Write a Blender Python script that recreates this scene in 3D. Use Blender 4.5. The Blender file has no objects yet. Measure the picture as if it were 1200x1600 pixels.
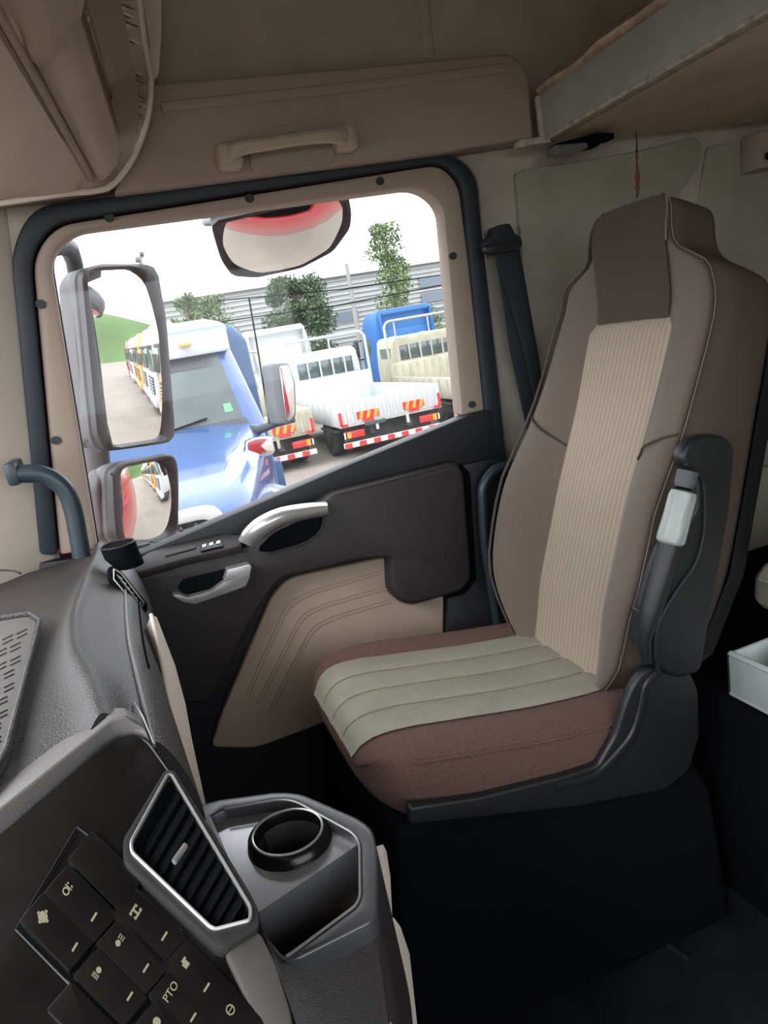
import bpy, bmesh, math, random
from mathutils import Vector, Matrix
random.seed(7)
V = Vector
PI = math.pi
# ------------------------------------------------------------------ camera
FPX = 1100.0
ROLL, PITCH, YAW = math.radians(10), math.radians(14.1), math.radians(17.9)
CAM = V((0, 0, 1.25))
F0 = V((math.sin(YAW), math.cos(YAW), 0)); R0 = V((math.cos(YAW), -math.sin(YAW), 0))
CF = F0 * math.cos(PITCH) - V((0, 0, 1)) * math.sin(PITCH)
U0 = R0.cross(CF)
CU = U0 * math.cos(ROLL) + R0 * math.sin(ROLL)
CR = R0 * math.cos(ROLL) - U0 * math.sin(ROLL)
scene = bpy.context.scene
COL = scene.collection
cd = bpy.data.cameras.new('camera'); cam = bpy.data.objects.new('camera', cd); COL.objects.link(cam)
cam.matrix_world = Matrix(((CR.x, CU.x, -CF.x, CAM.x), (CR.y, CU.y, -CF.y, CAM.y), (CR.z, CU.z, -CF.z, CAM.z), (0, 0, 0, 1)))
cd.sensor_fit = 'VERTICAL'; cd.sensor_height = 24.0; cd.lens = 24.0 * FPX / 1600.0
cd.clip_start = 0.02; cd.clip_end = 500
scene.camera = cam
# ------------------------------------------------------------------ light
w = bpy.data.worlds.new('world'); scene.world = w; w.use_nodes = True
nt = w.node_tree; nt.nodes.clear()
bg = nt.nodes.new('ShaderNodeBackground'); out = nt.nodes.new('ShaderNodeOutputWorld')
tc = nt.nodes.new('ShaderNodeTexCoord'); nz = nt.nodes.new('ShaderNodeTexNoise'); nz.inputs['Scale'].default_value = 2.2; nz.inputs['Detail'].default_value = 4
rp = nt.nodes.new('ShaderNodeValToRGB')
rp.color_ramp.elements[0].color = (0.84, 0.91, 1.0, 1); rp.color_ramp.elements[1].color = (.93, .97, 1.0, 1)
rp.color_ramp.elements[0].position = .35; rp.color_ramp.elements[1].position = .6
nt.links.new(tc.outputs['Generated'], nz.inputs['Vector']); nt.links.new(nz.outputs['Fac'], rp.inputs['Fac'])
nt.links.new(rp.outputs['Color'], bg.inputs['Color']); bg.inputs['Strength'].default_value = 1.0
nt.links.new(bg.outputs['Background'], out.inputs['Surface'])
sun = bpy.data.lights.new('sun', 'SUN'); sun.energy = .6; sun.angle = math.radians(25); sun.color = (1, .98, .95)
so = bpy.data.objects.new('sun', sun); COL.objects.link(so)
so.rotation_euler = V((0.75, 0.45, -0.75)).to_track_quat('-Z', 'Y').to_euler()
vs = scene.view_settings
vs.view_transform = 'Standard'; vs.look = 'None'; vs.gamma = 1.0; vs.use_curve_mapping = False
vs.exposure = 2.2
scene.cycles.max_bounces = 12; scene.cycles.diffuse_bounces = 7; scene.cycles.glossy_bounces = 5
scene.cycles.transparent_max_bounces = 12; scene.cycles.transmission_bounces = 6
scene.cycles.sample_clamp_indirect = 6.0; scene.cycles.caustics_reflective = False; scene.cycles.caustics_refractive = False
try:
    scene.cycles.use_denoising = True
except Exception: pass
# ------------------------------------------------------------------ points in the cab: where a sight line meets a real plane
def ray(px, py): return CF * FPX + CR * (px - 600) - CU * (py - 800)
def onx(px, py, X): d = ray(px, py); return CAM + d * ((X - CAM.x) / d.x)
def ony(px, py, Y): d = ray(px, py); return CAM + d * ((Y - CAM.y) / d.y)
def onz(px, py, Z): d = ray(px, py); return CAM + d * ((Z - CAM.z) / d.z)
def onp(px, py, P0, n): d = ray(px, py); return CAM + d * ((V(P0) - CAM).dot(n) / d.dot(n))
# ------------------------------------------------------------------ materials
def mat(name, col, rough=.6, metal=0., bump=0., bscale=200., var=0., vscale=6., coat=0., spec=.5, weave=None, wavec=None, sheen=0.):
    m = bpy.data.materials.new(name); m.use_nodes = True; n = m.node_tree.nodes; L = m.node_tree.links
    b = n['Principled BSDF']; b.inputs['Base Color'].default_value = (*col, 1); b.inputs['Roughness'].default_value = rough
    b.inputs['Metallic'].default_value = metal; b.inputs['Coat Weight'].default_value = coat; b.inputs['Specular IOR Level'].default_value = spec
    b.inputs['Sheen Weight'].default_value = sheen
    t = n.new('ShaderNodeTexCoord')
    if var:
        a = n.new('ShaderNodeTexNoise'); a.inputs['Scale'].default_value = vscale; a.inputs['Detail'].default_value = 6
        r = n.new('ShaderNodeValToRGB'); r.color_ramp.elements[0].position = .3; r.color_ramp.elements[1].position = .7
        r.color_ramp.elements[0].color = (*[c * (1 - var) for c in col], 1); r.color_ramp.elements[1].color = (*[min(1, c * (1 + var)) for c in col], 1)
        L.new(t.outputs['Object'], a.inputs['Vector']); L.new(a.outputs['Fac'], r.inputs['Fac']); L.new(r.outputs['Color'], b.inputs['Base Color'])
    if bump:
        a = n.new('ShaderNodeTexNoise' if not weave else 'ShaderNodeTexVoronoi'); a.inputs['Scale'].default_value = bscale
        L.new(t.outputs['Object'], a.inputs['Vector'])
        k = n.new('ShaderNodeBump'); k.inputs['Strength'].default_value = bump; k.inputs['Distance'].default_value = .002
        L.new(a.outputs['Fac' if not weave else 'Distance'], k.inputs['Height']); L.new(k.outputs['Normal'], b.inputs['Normal'])
    return m
def ribbed(name, c1, c2, scale, axis='Y', rough=.85, direction=None):
    m = mat(name, c1, rough); n = m.node_tree.nodes; L = m.node_tree.links; b = n['Principled BSDF']
    t = n.new('ShaderNodeTexCoord'); wv = n.new('ShaderNodeTexWave'); wv.bands_direction = axis; wv.inputs['Scale'].default_value = scale
    wv.inputs['Distortion'].default_value = .15
    r = n.new('ShaderNodeValToRGB'); r.color_ramp.elements[0].color = (*c1, 1); r.color_ramp.elements[1].color = (*c2, 1)
    r.color_ramp.elements[0].position = .35; r.color_ramp.elements[1].position = .8
    k = n.new('ShaderNodeBump'); k.inputs['Strength'].default_value = .25; k.inputs['Distance'].default_value = .002
    L.new(t.outputs['Object'], wv.inputs['Vector']); L.new(wv.outputs['Fac'], r.inputs['Fac']); L.new(r.outputs['Color'], b.inputs['Base Color'])
    L.new(wv.outputs['Fac'], k.inputs['Height']); L.new(k.outputs['Normal'], b.inputs['Normal'])
    return m
def glassmat(name, tint=(1, 1, 1), haze=.05, refl=.06, dirt=False):
    m = bpy.data.materials.new(name); m.use_nodes = True; n = m.node_tree.nodes; L = m.node_tree.links
    n.remove(n['Principled BSDF']); o = n['Material Output']
    tr = n.new('ShaderNodeBsdfTransparent'); tr.inputs['Color'].default_value = (*tint, 1)
    gl = n.new('ShaderNodeBsdfGlossy'); gl.inputs['Roughness'].default_value = .02
    df = n.new('ShaderNodeBsdfTranslucent'); df.inputs['Color'].default_value = (.95, .95, .93, 1)
    a = n.new('ShaderNodeMixShader'); c = n.new('ShaderNodeMixShader')
    a.inputs['Fac'].default_value = refl; c.inputs['Fac'].default_value = haze
    L.new(tr.outputs[0], a.inputs[1]); L.new(gl.outputs[0], a.inputs[2]); L.new(a.outputs[0], c.inputs[1]); L.new(df.outputs[0], c.inputs[2])
    if dirt:
        t = n.new('ShaderNodeTexCoord'); x = n.new('ShaderNodeTexNoise'); x.inputs['Scale'].default_value = 40; x.inputs['Detail'].default_value = 8
        mr = n.new('ShaderNodeMapRange'); mr.inputs['From Min'].default_value = .45; mr.inputs['From Max'].default_value = .75
        mr.inputs['To Min'].default_value = haze * .7; mr.inputs['To Max'].default_value = haze * 2
        L.new(t.outputs['Object'], x.inputs['Vector']); L.new(x.outputs['Fac'], mr.inputs['Value']); L.new(mr.outputs['Result'], c.inputs['Fac'])
    L.new(c.outputs[0], o.inputs['Surface'])
    return m
M = {}
M['liner'] = mat('liner_felt', (.44, .40, .34), .95, bump=.5, bscale=500, var=.12, vscale=9)
M['mauve'] = mat('mauve_trim', (.35, .28, .245), .8, bump=.25, bscale=600, var=.05)
M['beige'] = mat('beige_plastic', (.74, .64, .54), .6, bump=.2, bscale=700, var=.04)
M['frame'] = mat('window_trim_plastic', (.38, .30, .235), .6, bump=.15, bscale=700)
M['handle'] = mat('handle_plastic', (.42, .36, .27), .5)
M['seal'] = mat('blue_black_rubber', (.014, .021, .028), .55)
M['door'] = mat('dark_brown_plastic', (.023, .0175, .0195), .5, bump=.25, bscale=900)
M['doorblk'] = mat('black_plastic', (.0095, .0105, .013), .55, bump=.2, bscale=900)
M['leather'] = mat('beige_leather', (.34, .262, .20), .6, bump=.25, bscale=500, var=.04)
M['stitch'] = mat('stitch_thread', (.28, .21, .15), .9)
M['silver'] = mat('satin_silver', (.62, .62, .62), .32, metal=.75)
M['silverd'] = mat('grey_satin', (.33, .33, .32), .35, metal=.5)
M['dash'] = mat('dash_leather', (.042, .036, .036), .45, bump=.9, bscale=420, var=.1, vscale=30)
M['dashgrey'] = mat('dash_bevel', (.14, .13, .125), .42, bump=.3, bscale=700)
M['gloss'] = mat('gloss_black', (.007, .0062, .006), .24, spec=.3, coat=.08, var=.3, vscale=20)
M['black'] = mat('matt_black', (.005, .006, .008), .9, spec=.04)
M['floor'] = mat('black_floor_mat', (.007, .009, .012), .5, spec=.35, bump=.4, bscale=120, var=.4, vscale=12)
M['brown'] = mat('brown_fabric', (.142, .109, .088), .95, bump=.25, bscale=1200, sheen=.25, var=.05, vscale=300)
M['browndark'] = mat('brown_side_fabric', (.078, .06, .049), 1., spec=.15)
M['cushbrown'] = mat('reddish_brown_weave', (.125, .063, .052), .95, bump=.8, bscale=420, weave=True, var=.28, vscale=420, sheen=.04)
M['cream'] = ribbed('cream_ribbed_fabric', (.66, .55, .42), (.76, .66, .53), 26.0)
M['creamseat'] = mat('cream_seat_fabric', (.60, .57, .47), .95, bump=.6, bscale=500, weave=True, var=.08, vscale=12)
M['seam'] = mat('tan_thread', (.20, .15, .12), .9)
M['armrest'] = mat('armrest_black', (.012, .0135, .0155), .42, bump=.2, bscale=900)
M['grip'] = mat('pale_grey_plastic', (.36, .385, .365), .38)
M['belt'] = mat('belt_webbing', (.013, .018, .025), .75, bump=.5, bscale=900)
M['tube'] = mat('blue_black_grab_bar', (.02, .034, .042), .38)
M['bunkface'] = mat('bunk_grey_laminate', (.33, .34, .325), .5, var=.1, vscale=14)
M['bunkunder'] = mat('bunk_hardboard', (.62, .50, .37), .85, bump=.3, bscale=60, var=.12, vscale=7)
M['bunklip'] = mat('bunk_lip', (.42, .38, .33), .6, var=.35, vscale=60)
M['wrap'] = mat('plastic_wrapped_mattress', (.36, .27, .17), .3, bump=1., bscale=55, var=.3, vscale=40, coat=.3)
M['bench'] = mat('cream_vinyl', (.50, .46, .36), .55, bump=.2, bscale=300)
M['trayw'] = mat('white_plastic', (.62, .68, .68), .45)
M['pad'] = mat('side_wall_cloth', (.34, .32, .265), .95, bump=.5, bscale=450, var=.1, vscale=8)
M['symbol'] = mat('button_symbol', (.22, .20, .13), .6)
M['symbolw'] = mat('white_symbol', (.8, .8, .78), .6)
M['screwh'] = mat('screw_recess', (.03, .03, .035), .6)
M['charmr'] = mat('red_beads', (.20, .06, .045), .5)
M['charmd'] = mat('dark_cord', (.03, .02, .02), .8)
M['clearp'] = mat('crinkled_clear_wrap', (.14, .14, .14), .15, bump=1., bscale=90)
M['redpaint'] = mat('red_truck_paint', (.34, .015, .022), .3, coat=.5)
M['bluepaint'] = mat('blue_truck_paint', (.024, .07, .21), .28, coat=.6, var=.1, vscale=2)
M['bluedk'] = mat('blue_cab_side_paint', (.012, .055, .14), .5, coat=.0)
M['whitep'] = mat('white_truck_paint', (.39, .405, .41), .4, coat=.2)
M['creamp'] = mat('cream_truck_paint', (.30, .285, .215), .5, var=.12, vscale=3)
M['orangep'] = mat('orange_truck_paint', (.75, .27, .03), .35, coat=.4)
M['brightblue'] = mat('bright_blue_paint', (.006, .09, .28), .5, coat=0)
M['tglass'] = mat('truck_glass', (.05, .075, .075), .08, spec=.8)
M['wind'] = mat('pale_windscreen', (.06, .08, .078), .25, spec=.4, var=.3, vscale=2)
M['chassis'] = mat('chassis_dark', (.045, .045, .045), .8, var=.3)
M['tyre'] = mat('tyre_rubber', (.02, .02, .02), .85)
M['chrome'] = mat('chrome', (.8, .8, .8), .06, metal=1)
M['redl'] = mat('red_lens', (.60, .03, .03), .3)
M['orangel'] = mat('amber_lens', (.80, .28, .03), .3)
M['whitel'] = mat('reflector_white', (.75, .75, .75), .4)
M['mgrey'] = mat('mirror_housing_grey', (.085, .09, .095), .6, bump=.15, bscale=500)
M['mblack'] = mat('mirror_rim_black', (.03, .033, .037), .5)
M['mirror'] = mat('mirror_glass', (.86, .86, .85), .0, metal=1)
M['ground'] = mat('yard_concrete', (.185, .16, .135), .95, bump=.3, bscale=3, var=.14, vscale=.6)
M['bwall'] = mat('metal_cladding', (.30, .31, .31), .7, var=.06, vscale=.5)
M['bdark'] = mat('building_glazing', (.09, .12, .15), .3)
M['bwhite'] = mat('white_render', (.41, .41, .40), .8)
M['leaf'] = mat('tree_leaf', (.10, .15, .055), .8, var=.35, vscale=1.5)
M['leafdk'] = mat('dark_tree_leaf', (.05, .085, .035), .8, var=.3, vscale=1.5)
M['bark'] = mat('tree_bark', (.12, .09, .06), .9)
M['pole'] = mat('pole_grey', (.2, .2, .19), .7)
M['hill'] = mat('green_hillside', (.13, .22, .07), .95, var=.35, vscale=.05)
M['glass'] = glassmat('door_glass', haze=.007, refl=.012, dirt=True)
M['sticker'] = mat('green_sticker', (.1, .5, .15), .6)
M['icegreen'] = mat('pale_blue_bed', (.42, .50, .52), .5)
# ------------------------------------------------------------------ builders
def worldloc(o):
    p = V((0, 0, 0))
    while o: p += o.location; o = o.parent
    return p
def fin(name, bm, m, parent=None, bevel=0., seg=2, ang=35, origin=None, normals=True, smooth=True, bang=28):
    if normals: bmesh.ops.recalc_face_normals(bm, faces=bm.faces)
    if bevel:
        es = [e for e in bm.edges if len(e.link_faces) == 2 and e.calc_face_angle(0) > math.radians(bang)]
        if es: bmesh.ops.bevel(bm, geom=es, offset=bevel, segments=seg, profile=.5, affect='EDGES', clamp_overlap=True)
    if parent is not None: org = worldloc(parent)
    elif origin is not None: org = V(origin)
    else:
        xs = [v.co for v in bm.verts]
        org = V(((min(c.x for c in xs) + max(c.x for c in xs)) / 2, (min(c.y for c in xs) + max(c.y for c in xs)) / 2, min(c.z for c in xs)))
    bmesh.ops.translate(bm, vec=-org, verts=bm.verts)
    me = bpy.data.meshes.new(name); bm.to_mesh(me); bm.free()
    if isinstance(m, (list, tuple)):
        for x in m: me.materials.append(M[x])
    else: me.materials.append(M[m] if isinstance(m, str) else m)
    if smooth:
        for p in me.polygons: p.use_smooth = True
        me.set_sharp_from_angle(angle=math.radians(ang))
    o = bpy.data.objects.new(name, me); COL.objects.link(o)
    if parent is not None: o.parent = parent
    else: o.location = org
    return o
def tag(o, label=None, cat=None, group=None, kind=None):
    if label: o['label'] = label
    if cat: o['category'] = cat
    if group: o['group'] = group
    if kind: o['kind'] = kind
    return o
def thing(name, label, cat, loc, group=None, kind=None):
    o = bpy.data.objects.new(name, None); COL.objects.link(o); o.location = loc; o.empty_display_size = .05
    return tag(o, label, cat, group, kind)
def nb(): return bmesh.new()
def plate(bm, outer, off, holes=()):
    """closed slab: polygon (with holes) swept by the vector off"""
    es = []; loops = []
    for lp in [outer] + list(holes):
        vs_ = [bm.verts.new(p) for p in lp]; loops.append(vs_)
        for i in range(len(vs_)): es.append(bm.edges.new((vs_[i], vs_[(i + 1) % len(vs_)])))
    if holes: r = bmesh.ops.triangle_fill(bm, edges=es, use_beauty=True, use_dissolve=False); fs = [g for g in r['geom'] if isinstance(g, bmesh.types.BMFace)]
    else: fs = [bm.faces.new(loops[0])]
    off = V(off); mp = {}
    for vs_ in loops:
        for v in vs_: mp[v] = bm.verts.new(v.co + off)
    for f in fs: bm.faces.new([mp[v] for v in reversed(f.verts)])
    for vs_ in loops:
        for i in range(len(vs_)):
            a, b = vs_[i], vs_[(i + 1) % len(vs_)]; bm.faces.new((a, b, mp[b], mp[a]))
    return bm
def box(bm, c, s, rz=0., ry=0., rx=0.):
    r = bmesh.ops.create_cube(bm, size=1)
    mt = Matrix.Translation(V(c)) @ Matrix.Rotation(rz, 4, 'Z') @ Matrix.Rotation(ry, 4, 'Y') @ Matrix.Rotation(rx, 4, 'X') @ Matrix.Diagonal((*s, 1))
    bmesh.ops.transform(bm, matrix=mt, verts=r['verts']); return bm
def bb(bm, x0, x1, y0, y1, z0, z1): return box(bm, ((x0 + x1) / 2, (y0 + y1) / 2, (z0 + z1) / 2), (abs(x1 - x0), abs(y1 - y0), abs(z1 - z0)))
def tube(bm, pts, r, seg=12, flat=1., up=None, cap=True):
    """swept tube; r number or list; flat scales the second axis"""
    pts = [V(p) for p in pts]; n = len(pts); rings = []; pr = None
    for i, p in enumerate(pts):
        t = (pts[min(i + 1, n - 1)] - pts[max(i - 1, 0)]).normalized()
        if pr is None: a = (V(up) if up else (V((0, 0, 1)) if abs(t.z) < .9 else V((1, 0, 0))))
        else: a = pr
        a = (a - t * a.dot(t)).normalized(); pr = a; b = t.cross(a)
        rr = r[i] if isinstance(r, (list, tuple)) else r
        rings.append([bm.verts.new(p + a * (rr * math.cos(2 * PI * k / seg)) + b * (rr * flat * math.sin(2 * PI * k / seg))) for k in range(seg)])
    for i in range(n - 1):
        for k in range(seg): bm.faces.new((rings[i][k], rings[i][(k + 1) % seg], rings[i + 1][(k + 1) % seg], rings[i + 1][k]))
    if cap: bm.faces.new(rings[0]); bm.faces.new(rings[-1])
    return bm
def loft(bm, rings, cap=True, closed=True):
    R = [[bm.verts.new(p) for p in r] for r in rings]; n = len(R[0])
    for i in range(len(R) - 1):
        for k in range(n if closed else n - 1): bm.faces.new((R[i][k], R[i][(k + 1) % n], R[i + 1][(k + 1) % n], R[i + 1][k]))
    if cap and closed: bm.faces.new(R[0]); bm.faces.new(R[-1])
    return bm
def cyl(bm, a, b, r, seg=20): return tube(bm, [a, b], r, seg)
def fillet(pts, rad, seg=5):
    """round the corners of a closed 2-D polygon; rad number or list"""
    out_ = []; n = len(pts)
    for i in range(n):
        p0, p1, p2 = (V(pts[(i - 1) % n]), V(pts[i]), V(pts[(i + 1) % n])); r = rad[i] if isinstance(rad, (list, tuple)) else rad
        if r <= 0: out_.append(tuple(p1)); continue
        a = p0 - p1; b = p2 - p1; d = min(r, a.length * .49, b.length * .49); A = p1 + a.normalized() * d; B = p1 + b.normalized() * d
        for k in range(seg + 1):
            t = k / seg; q = A * (1 - t) ** 2 + p1 * 2 * t * (1 - t) + B * t * t; out_.append(tuple(q))
    return out_
def fopen(pts, rad, seg=6):
    """the same for an open path"""
    out_ = [tuple(pts[0])]
    for i in range(1, len(pts) - 1):
        p0, p1, p2 = V(pts[i - 1]), V(pts[i]), V(pts[i + 1]); a = p0 - p1; b = p2 - p1; r = rad[i] if isinstance(rad, (list, tuple)) else rad
        d = min(r, a.length * .49, b.length * .49); A = p1 + a.normalized() * d; B = p1 + b.normalized() * d
        for k in range(seg + 1):
            t = k / seg; out_.append(tuple(A * (1 - t) ** 2 + p1 * 2 * t * (1 - t) + B * t * t))
    out_.append(tuple(pts[-1])); return out_
def spl(pts, n=8):
    """Catmull-Rom through points"""
    P = [V(p) for p in pts]; P = [P[0] * 2 - P[1]] + P + [P[-1] * 2 - P[-2]]; o = []
    for i in range(1, len(P) - 2):
        for k in range(n):
            t = k / n; a, b, c, d = P[i - 1], P[i], P[i + 1], P[i + 2]
            o.append(.5 * ((2 * b) + (c - a) * t + (2 * a - 5 * b + 4 * c - d) * t * t + (3 * b - 3 * c + d - a) * t ** 3))
    o.append(P[-2]); return o
def sl(name, poly, Y, depth, m, parent=None, bevel=.004, rad=0., holes=(), seg=2, **k):
    """slab on the plane y=Y whose outline is seen through these sight lines, depth towards +y"""
    pp = fillet(poly, rad) if rad else poly
    bm = plate(nb(), [ony(x, y, Y) for x, y in pp], (0, depth, 0), [[ony(x, y, Y) for x, y in h] for h in holes])
    return fin(name, bm, m, parent, bevel, seg, **k)
def slp(name, poly, P0, n, depth, m, parent=None, bevel=.002, rad=0., holes=(), lift=0., seg=2, **k):
    n = V(n).normalized(); pp = fillet(poly, rad) if rad else poly
    f = lambda q: onp(q[0], q[1], V(P0) + n * lift, n)
    bm = plate(nb(), [f(q) for q in pp], -n * depth, [[f(q) for q in h] for h in holes])
    return fin(name, bm, m, parent, bevel, seg, **k)
def textmesh(s, size=1.):
    c = bpy.data.curves.new('t', 'FONT'); c.body = s; c.size = size; c.align_x = 'CENTER'; c.align_y = 'CENTER'
    o = bpy.data.objects.new('t', c); COL.objects.link(o); bpy.context.view_layer.update()
    me = bpy.data.meshes.new_from_object(o.evaluated_get(bpy.context.evaluated_depsgraph_get()))
    vs_ = [tuple(v.co[:2]) for v in me.vertices]; fs = [tuple(p.vertices) for p in me.polygons]
    bpy.data.objects.remove(o); bpy.data.curves.remove(c); bpy.data.meshes.remove(me); return vs_, fs
def flatshape(bm, vs_, fs, f, n, t):
    a = [bm.verts.new(f(*p)) for p in vs_]; b = [bm.verts.new(v.co + n * t) for v in a]
    for q in fs:
        try: bm.faces.new([b[i] for i in q])
        except ValueError: pass
    ed = {}
    for q in fs:
        for i in range(len(q)):
            e = (q[i], q[(i + 1) % len(q)]); k = tuple(sorted(e)); ed[k] = None if k in ed else e
    for e in ed.values():
        if e: bm.faces.new((a[e[0]], a[e[1]], b[e[1]], b[e[0]]))
    return bm
def copytree(o, parent=None):
    c = o.copy(); COL.objects.link(c)
    if parent is not None: c.parent = parent
    for ch in o.children: copytree(ch, c)
    return c
# ================================================================== the cab shell
def struct(name, bm, m, bevel=0., **k): return tag(fin(name, bm, m, None, bevel, **k), kind='structure')
YW = 1.60
bm = nb(); bb(bm, -.75, 2.0, -.65, 1.64, -.06, 0); FLOOR = struct('floor', bm, 'floor')
bm = nb(); bb(bm, -.35, 2.0, -.65, 1.64, 2.2, 2.25); struct('ceiling', bm, 'liner')
bm = nb(); bb(bm, 1.95, 2.0, -.65, 1.64, 0, 2.2); struct('wall_rear', bm, 'pad')
# driver's side, with the window opening the light comes through
bm = nb(); plate(bm, [(-.75, -.65, 0), (1.95, -.65, 0), (1.95, -.65, 2.2), (-.75, -.65, 2.2)], (0, -.05, 0), [[(-.5, -.65, .82), (.95, -.65, .82), (.95, -.65, 1.70), (-.3, -.65, 1.70)]]); struct('wall_left', bm, 'liner')
# the front: firewall under the windscreen and header above it
bm = nb(); bb(bm, -.80, -.75, -.65, 1.64, 0, .85); bb(bm, -.40, -.35, -.65, 1.64, 1.72, 2.2); struct('wall_front', bm, 'liner')
# passenger side wall, around the door opening
S_OUT = fopen([(62, 868), (16, 395), (50, 322), (700, 235), (745, 268), (795, 735), (835, 1010)], [0, 60, 60, 50, 55, 30, 0])
S_IN = fopen([(90, 868), (47, 400), (82, 348), (690, 253), (722, 285), (768, 738), (808, 1010)], [0, 55, 55, 45, 50, 30, 0])
doorhole = [ony(x, y, YW) for x, y in S_OUT] 
lo = ony(835, 1010, YW); lo2 = ony(62, 868, YW)
doorhole += [V((lo.x, YW, .12)), V((lo2.x - .02, YW, .12))]
outer = [V((-.36, YW, 0)), V((1.95, YW, 0)), V((1.95, YW, 2.2)), V((-.36, YW, 2.2))]
bm = plate(nb(), outer, (0, .04, 0), [doorhole]); WR = struct('wall_right', bm, 'liner', ang=30)
# pillar between windscreen and door
bm = nb(); a0, a1 = ony(20, 330, 1.58), ony(62, 900, 1.58)
plate(bm, [V((a0.x + .005, 1.6, a0.z + .12)), V((a1.x, 1.6, .6)), V((a1.x - .34, 1.36, .6)), V((a0.x - .26, 1.38, a0.z + .12))], (.0, .04, 0)); struct('trim_1', bm, 'beige', .01)
# upper trim board over the door with its edge ridge
UP = [(236, 130), (560, 104), (800, 82), (826, 108), (834, 216), (700, 236), (178, 302), (205, 230)]
bm = plate(nb(), [ony(x, y, 1.53) for x, y in fillet(UP, [0, 0, 34, 34, 6, 0, 0, 0])], (0, .08, 0)); T2 = struct('trim_2', bm, 'mauve', .012, seg=3)
rid = [ony(x, y, 1.528) for x, y in ((252, 168), (500, 142), (700, 118), (790, 106))]
fin('ridge', tube(nb(), rid, .010, 10, .45, up=(0, 0, 1)), 'mauve', T2)
rc = fillet([(385, 208), (508, 180), (522, 192), (524, 246), (512, 262), (400, 272), (392, 262)], 8)
fin('handle_recess', plate(nb(), [ony(x, y, 1.524) for x, y in rc], (0, .01, 0)), 'mauve', T2, .003)
# long press marks in the roof lining
for k, (xs, wd) in enumerate((((348, -30), .02), ((672, -30), .014), ((318, 120), .012))): pass
for px, wd, y1 in ((672, .012, 92),):
    t = [ony(px - 12, -40, 1.6), ony(px, y1, 1.6)]
    fin('press_mark', tube(nb(), t, wd, 12, .22, up=(1, 0, 0)), 'liner', WR)
# sunk panel of the sleeper wall behind the seat
PD = [(806, 268), (1000, 236), (1090, 212), (1098, 232), (1094, 258), (1062, 300), (1062, 560), (1300, 560), (1300, 950), (1120, 950), (880, 950), (830, 560)]
T3 = tag(sl('trim_3', PD, 1.585, .02, 'pad', None, .008, 10, seg=3, bang=20), kind='structure')
PD2 = [(1106, 228), (1300, 205), (1300, 735), (1160, 735), (1120, 560), (1090, 330)]
T4 = tag(sl('trim_4', PD2, 1.592, .012, 'pad', None, .008, 8, seg=3, bang=20), kind='structure')
T5 = tag(sl('trim_5', [(1112, 742), (1300, 716), (1300, 1060), (1112, 952)], 1.55, .05, 'pad', None, .015, 6, seg=3, bang=20), kind='structure')
tag(sl('baseboard_right', [(860, 960), (1108, 956), (1300, 1040), (1300, 1400), (860, 1400)], 1.54, .05, 'doorblk', None, .006), kind='structure')
# ================================================================== the door
D = thing('door_1', None, None, (0.35, 1.6, .12), kind='structure')
def strip(name, A, B, Y, dep, m, parent, bevel=.006):
    bm = nb(); a = [ony(x, y, Y) for x, y in A]; b = [ony(x, y, Y) for x, y in B]
    loft(bm, [[p, q, q + V((0, dep, 0)), p + V((0, dep, 0))] for p, q in zip(a, b)]); return fin(name, bm, m, parent, bevel, 2, bang=50)
strip('door_seal', S_OUT, S_IN, 1.565, .05, 'seal', D, .008)
T_OUT = fopen([(93, 868), (50, 402), (86, 352), (688, 256), (718, 288), (762, 640)], [0, 55, 55, 45, 50, 0])
T_IN = fopen([(152, 858), (77, 402), (112, 362), (655, 291), (692, 318), (722, 650)], [0, 34, 34, 30, 34, 0])
TM = strip('window_frame', T_OUT, T_IN, 1.575, .055, 'frame', D, .010)
for i, (x, y) in enumerate(((171, 340), (390, 310), (594, 283), (708, 400), (738, 632), (63, 475), (87, 688))):
    p = ony(x, y, 1.573)
    s = fin('screw_hole', tube(nb(), [p + V((0, -.0015, 0)), p + V((0, .012, 0))], [.0085, .0085], 16, 1.15), 'screwh', TM)
    if i in (3, 4, 6): fin('screw', tube(nb(), [p + V((.001, -.003, 0)), p + V((.001, .006, 0))], .004, 10), 'mauve', s) if False else None
# thin inner lip of the window rubber
G_IN = fopen([(156, 858), (81, 402), (115, 366), (654, 295), (688, 320), (718, 650)], [0, 34, 34, 30, 34, 0])
strip('glass_rubber', T_IN, G_IN, 1.615, .012, 'seal', D, .0)
bm = nb(); bb(bm, -.36, 1.0, 1.578, 1.60, .02, .36); fin('door_foot', bm, 'doorblk', D, .004)
bm = nb(); bb(bm, -.75, -.36, 1.60, 1.64, 0, .93); struct('trim_6', bm, 'doorblk')
# main lower panel
sl('door_panel', [(60, 880), (150, 868), (225, 862), (400, 785), (735, 645), (764, 640), (790, 735), (832, 1010), (832, 1300), (250, 1300), (60, 1300)], 1.572, .03, 'doorblk', D, .006)
# sill slab that falls along the window
sl('door_sill', [(150, 880), (226, 863), (420, 780), (560, 720), (735, 648), (770, 640), (775, 716), (722, 727), (505, 776), (380, 850), (300, 862), (160, 905)], 1.55, .05, 'doorblk', D, .008, 6)
# raised armrest block
BLK = [(150, 905), (216, 888), (300, 866), (392, 858), (505, 785), (520, 772), (716, 722), (726, 742), (738, 905), (722, 925), (646, 946), (622, 940), (612, 925), (610, 872), (560, 876), (440, 905), (425, 925), (400, 960), (330, 1100), (240, 1100), (170, 1000)]
blk = sl('armrest', BLK, 1.50, .07, 'door', D, .012, 10, seg=3)
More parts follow.
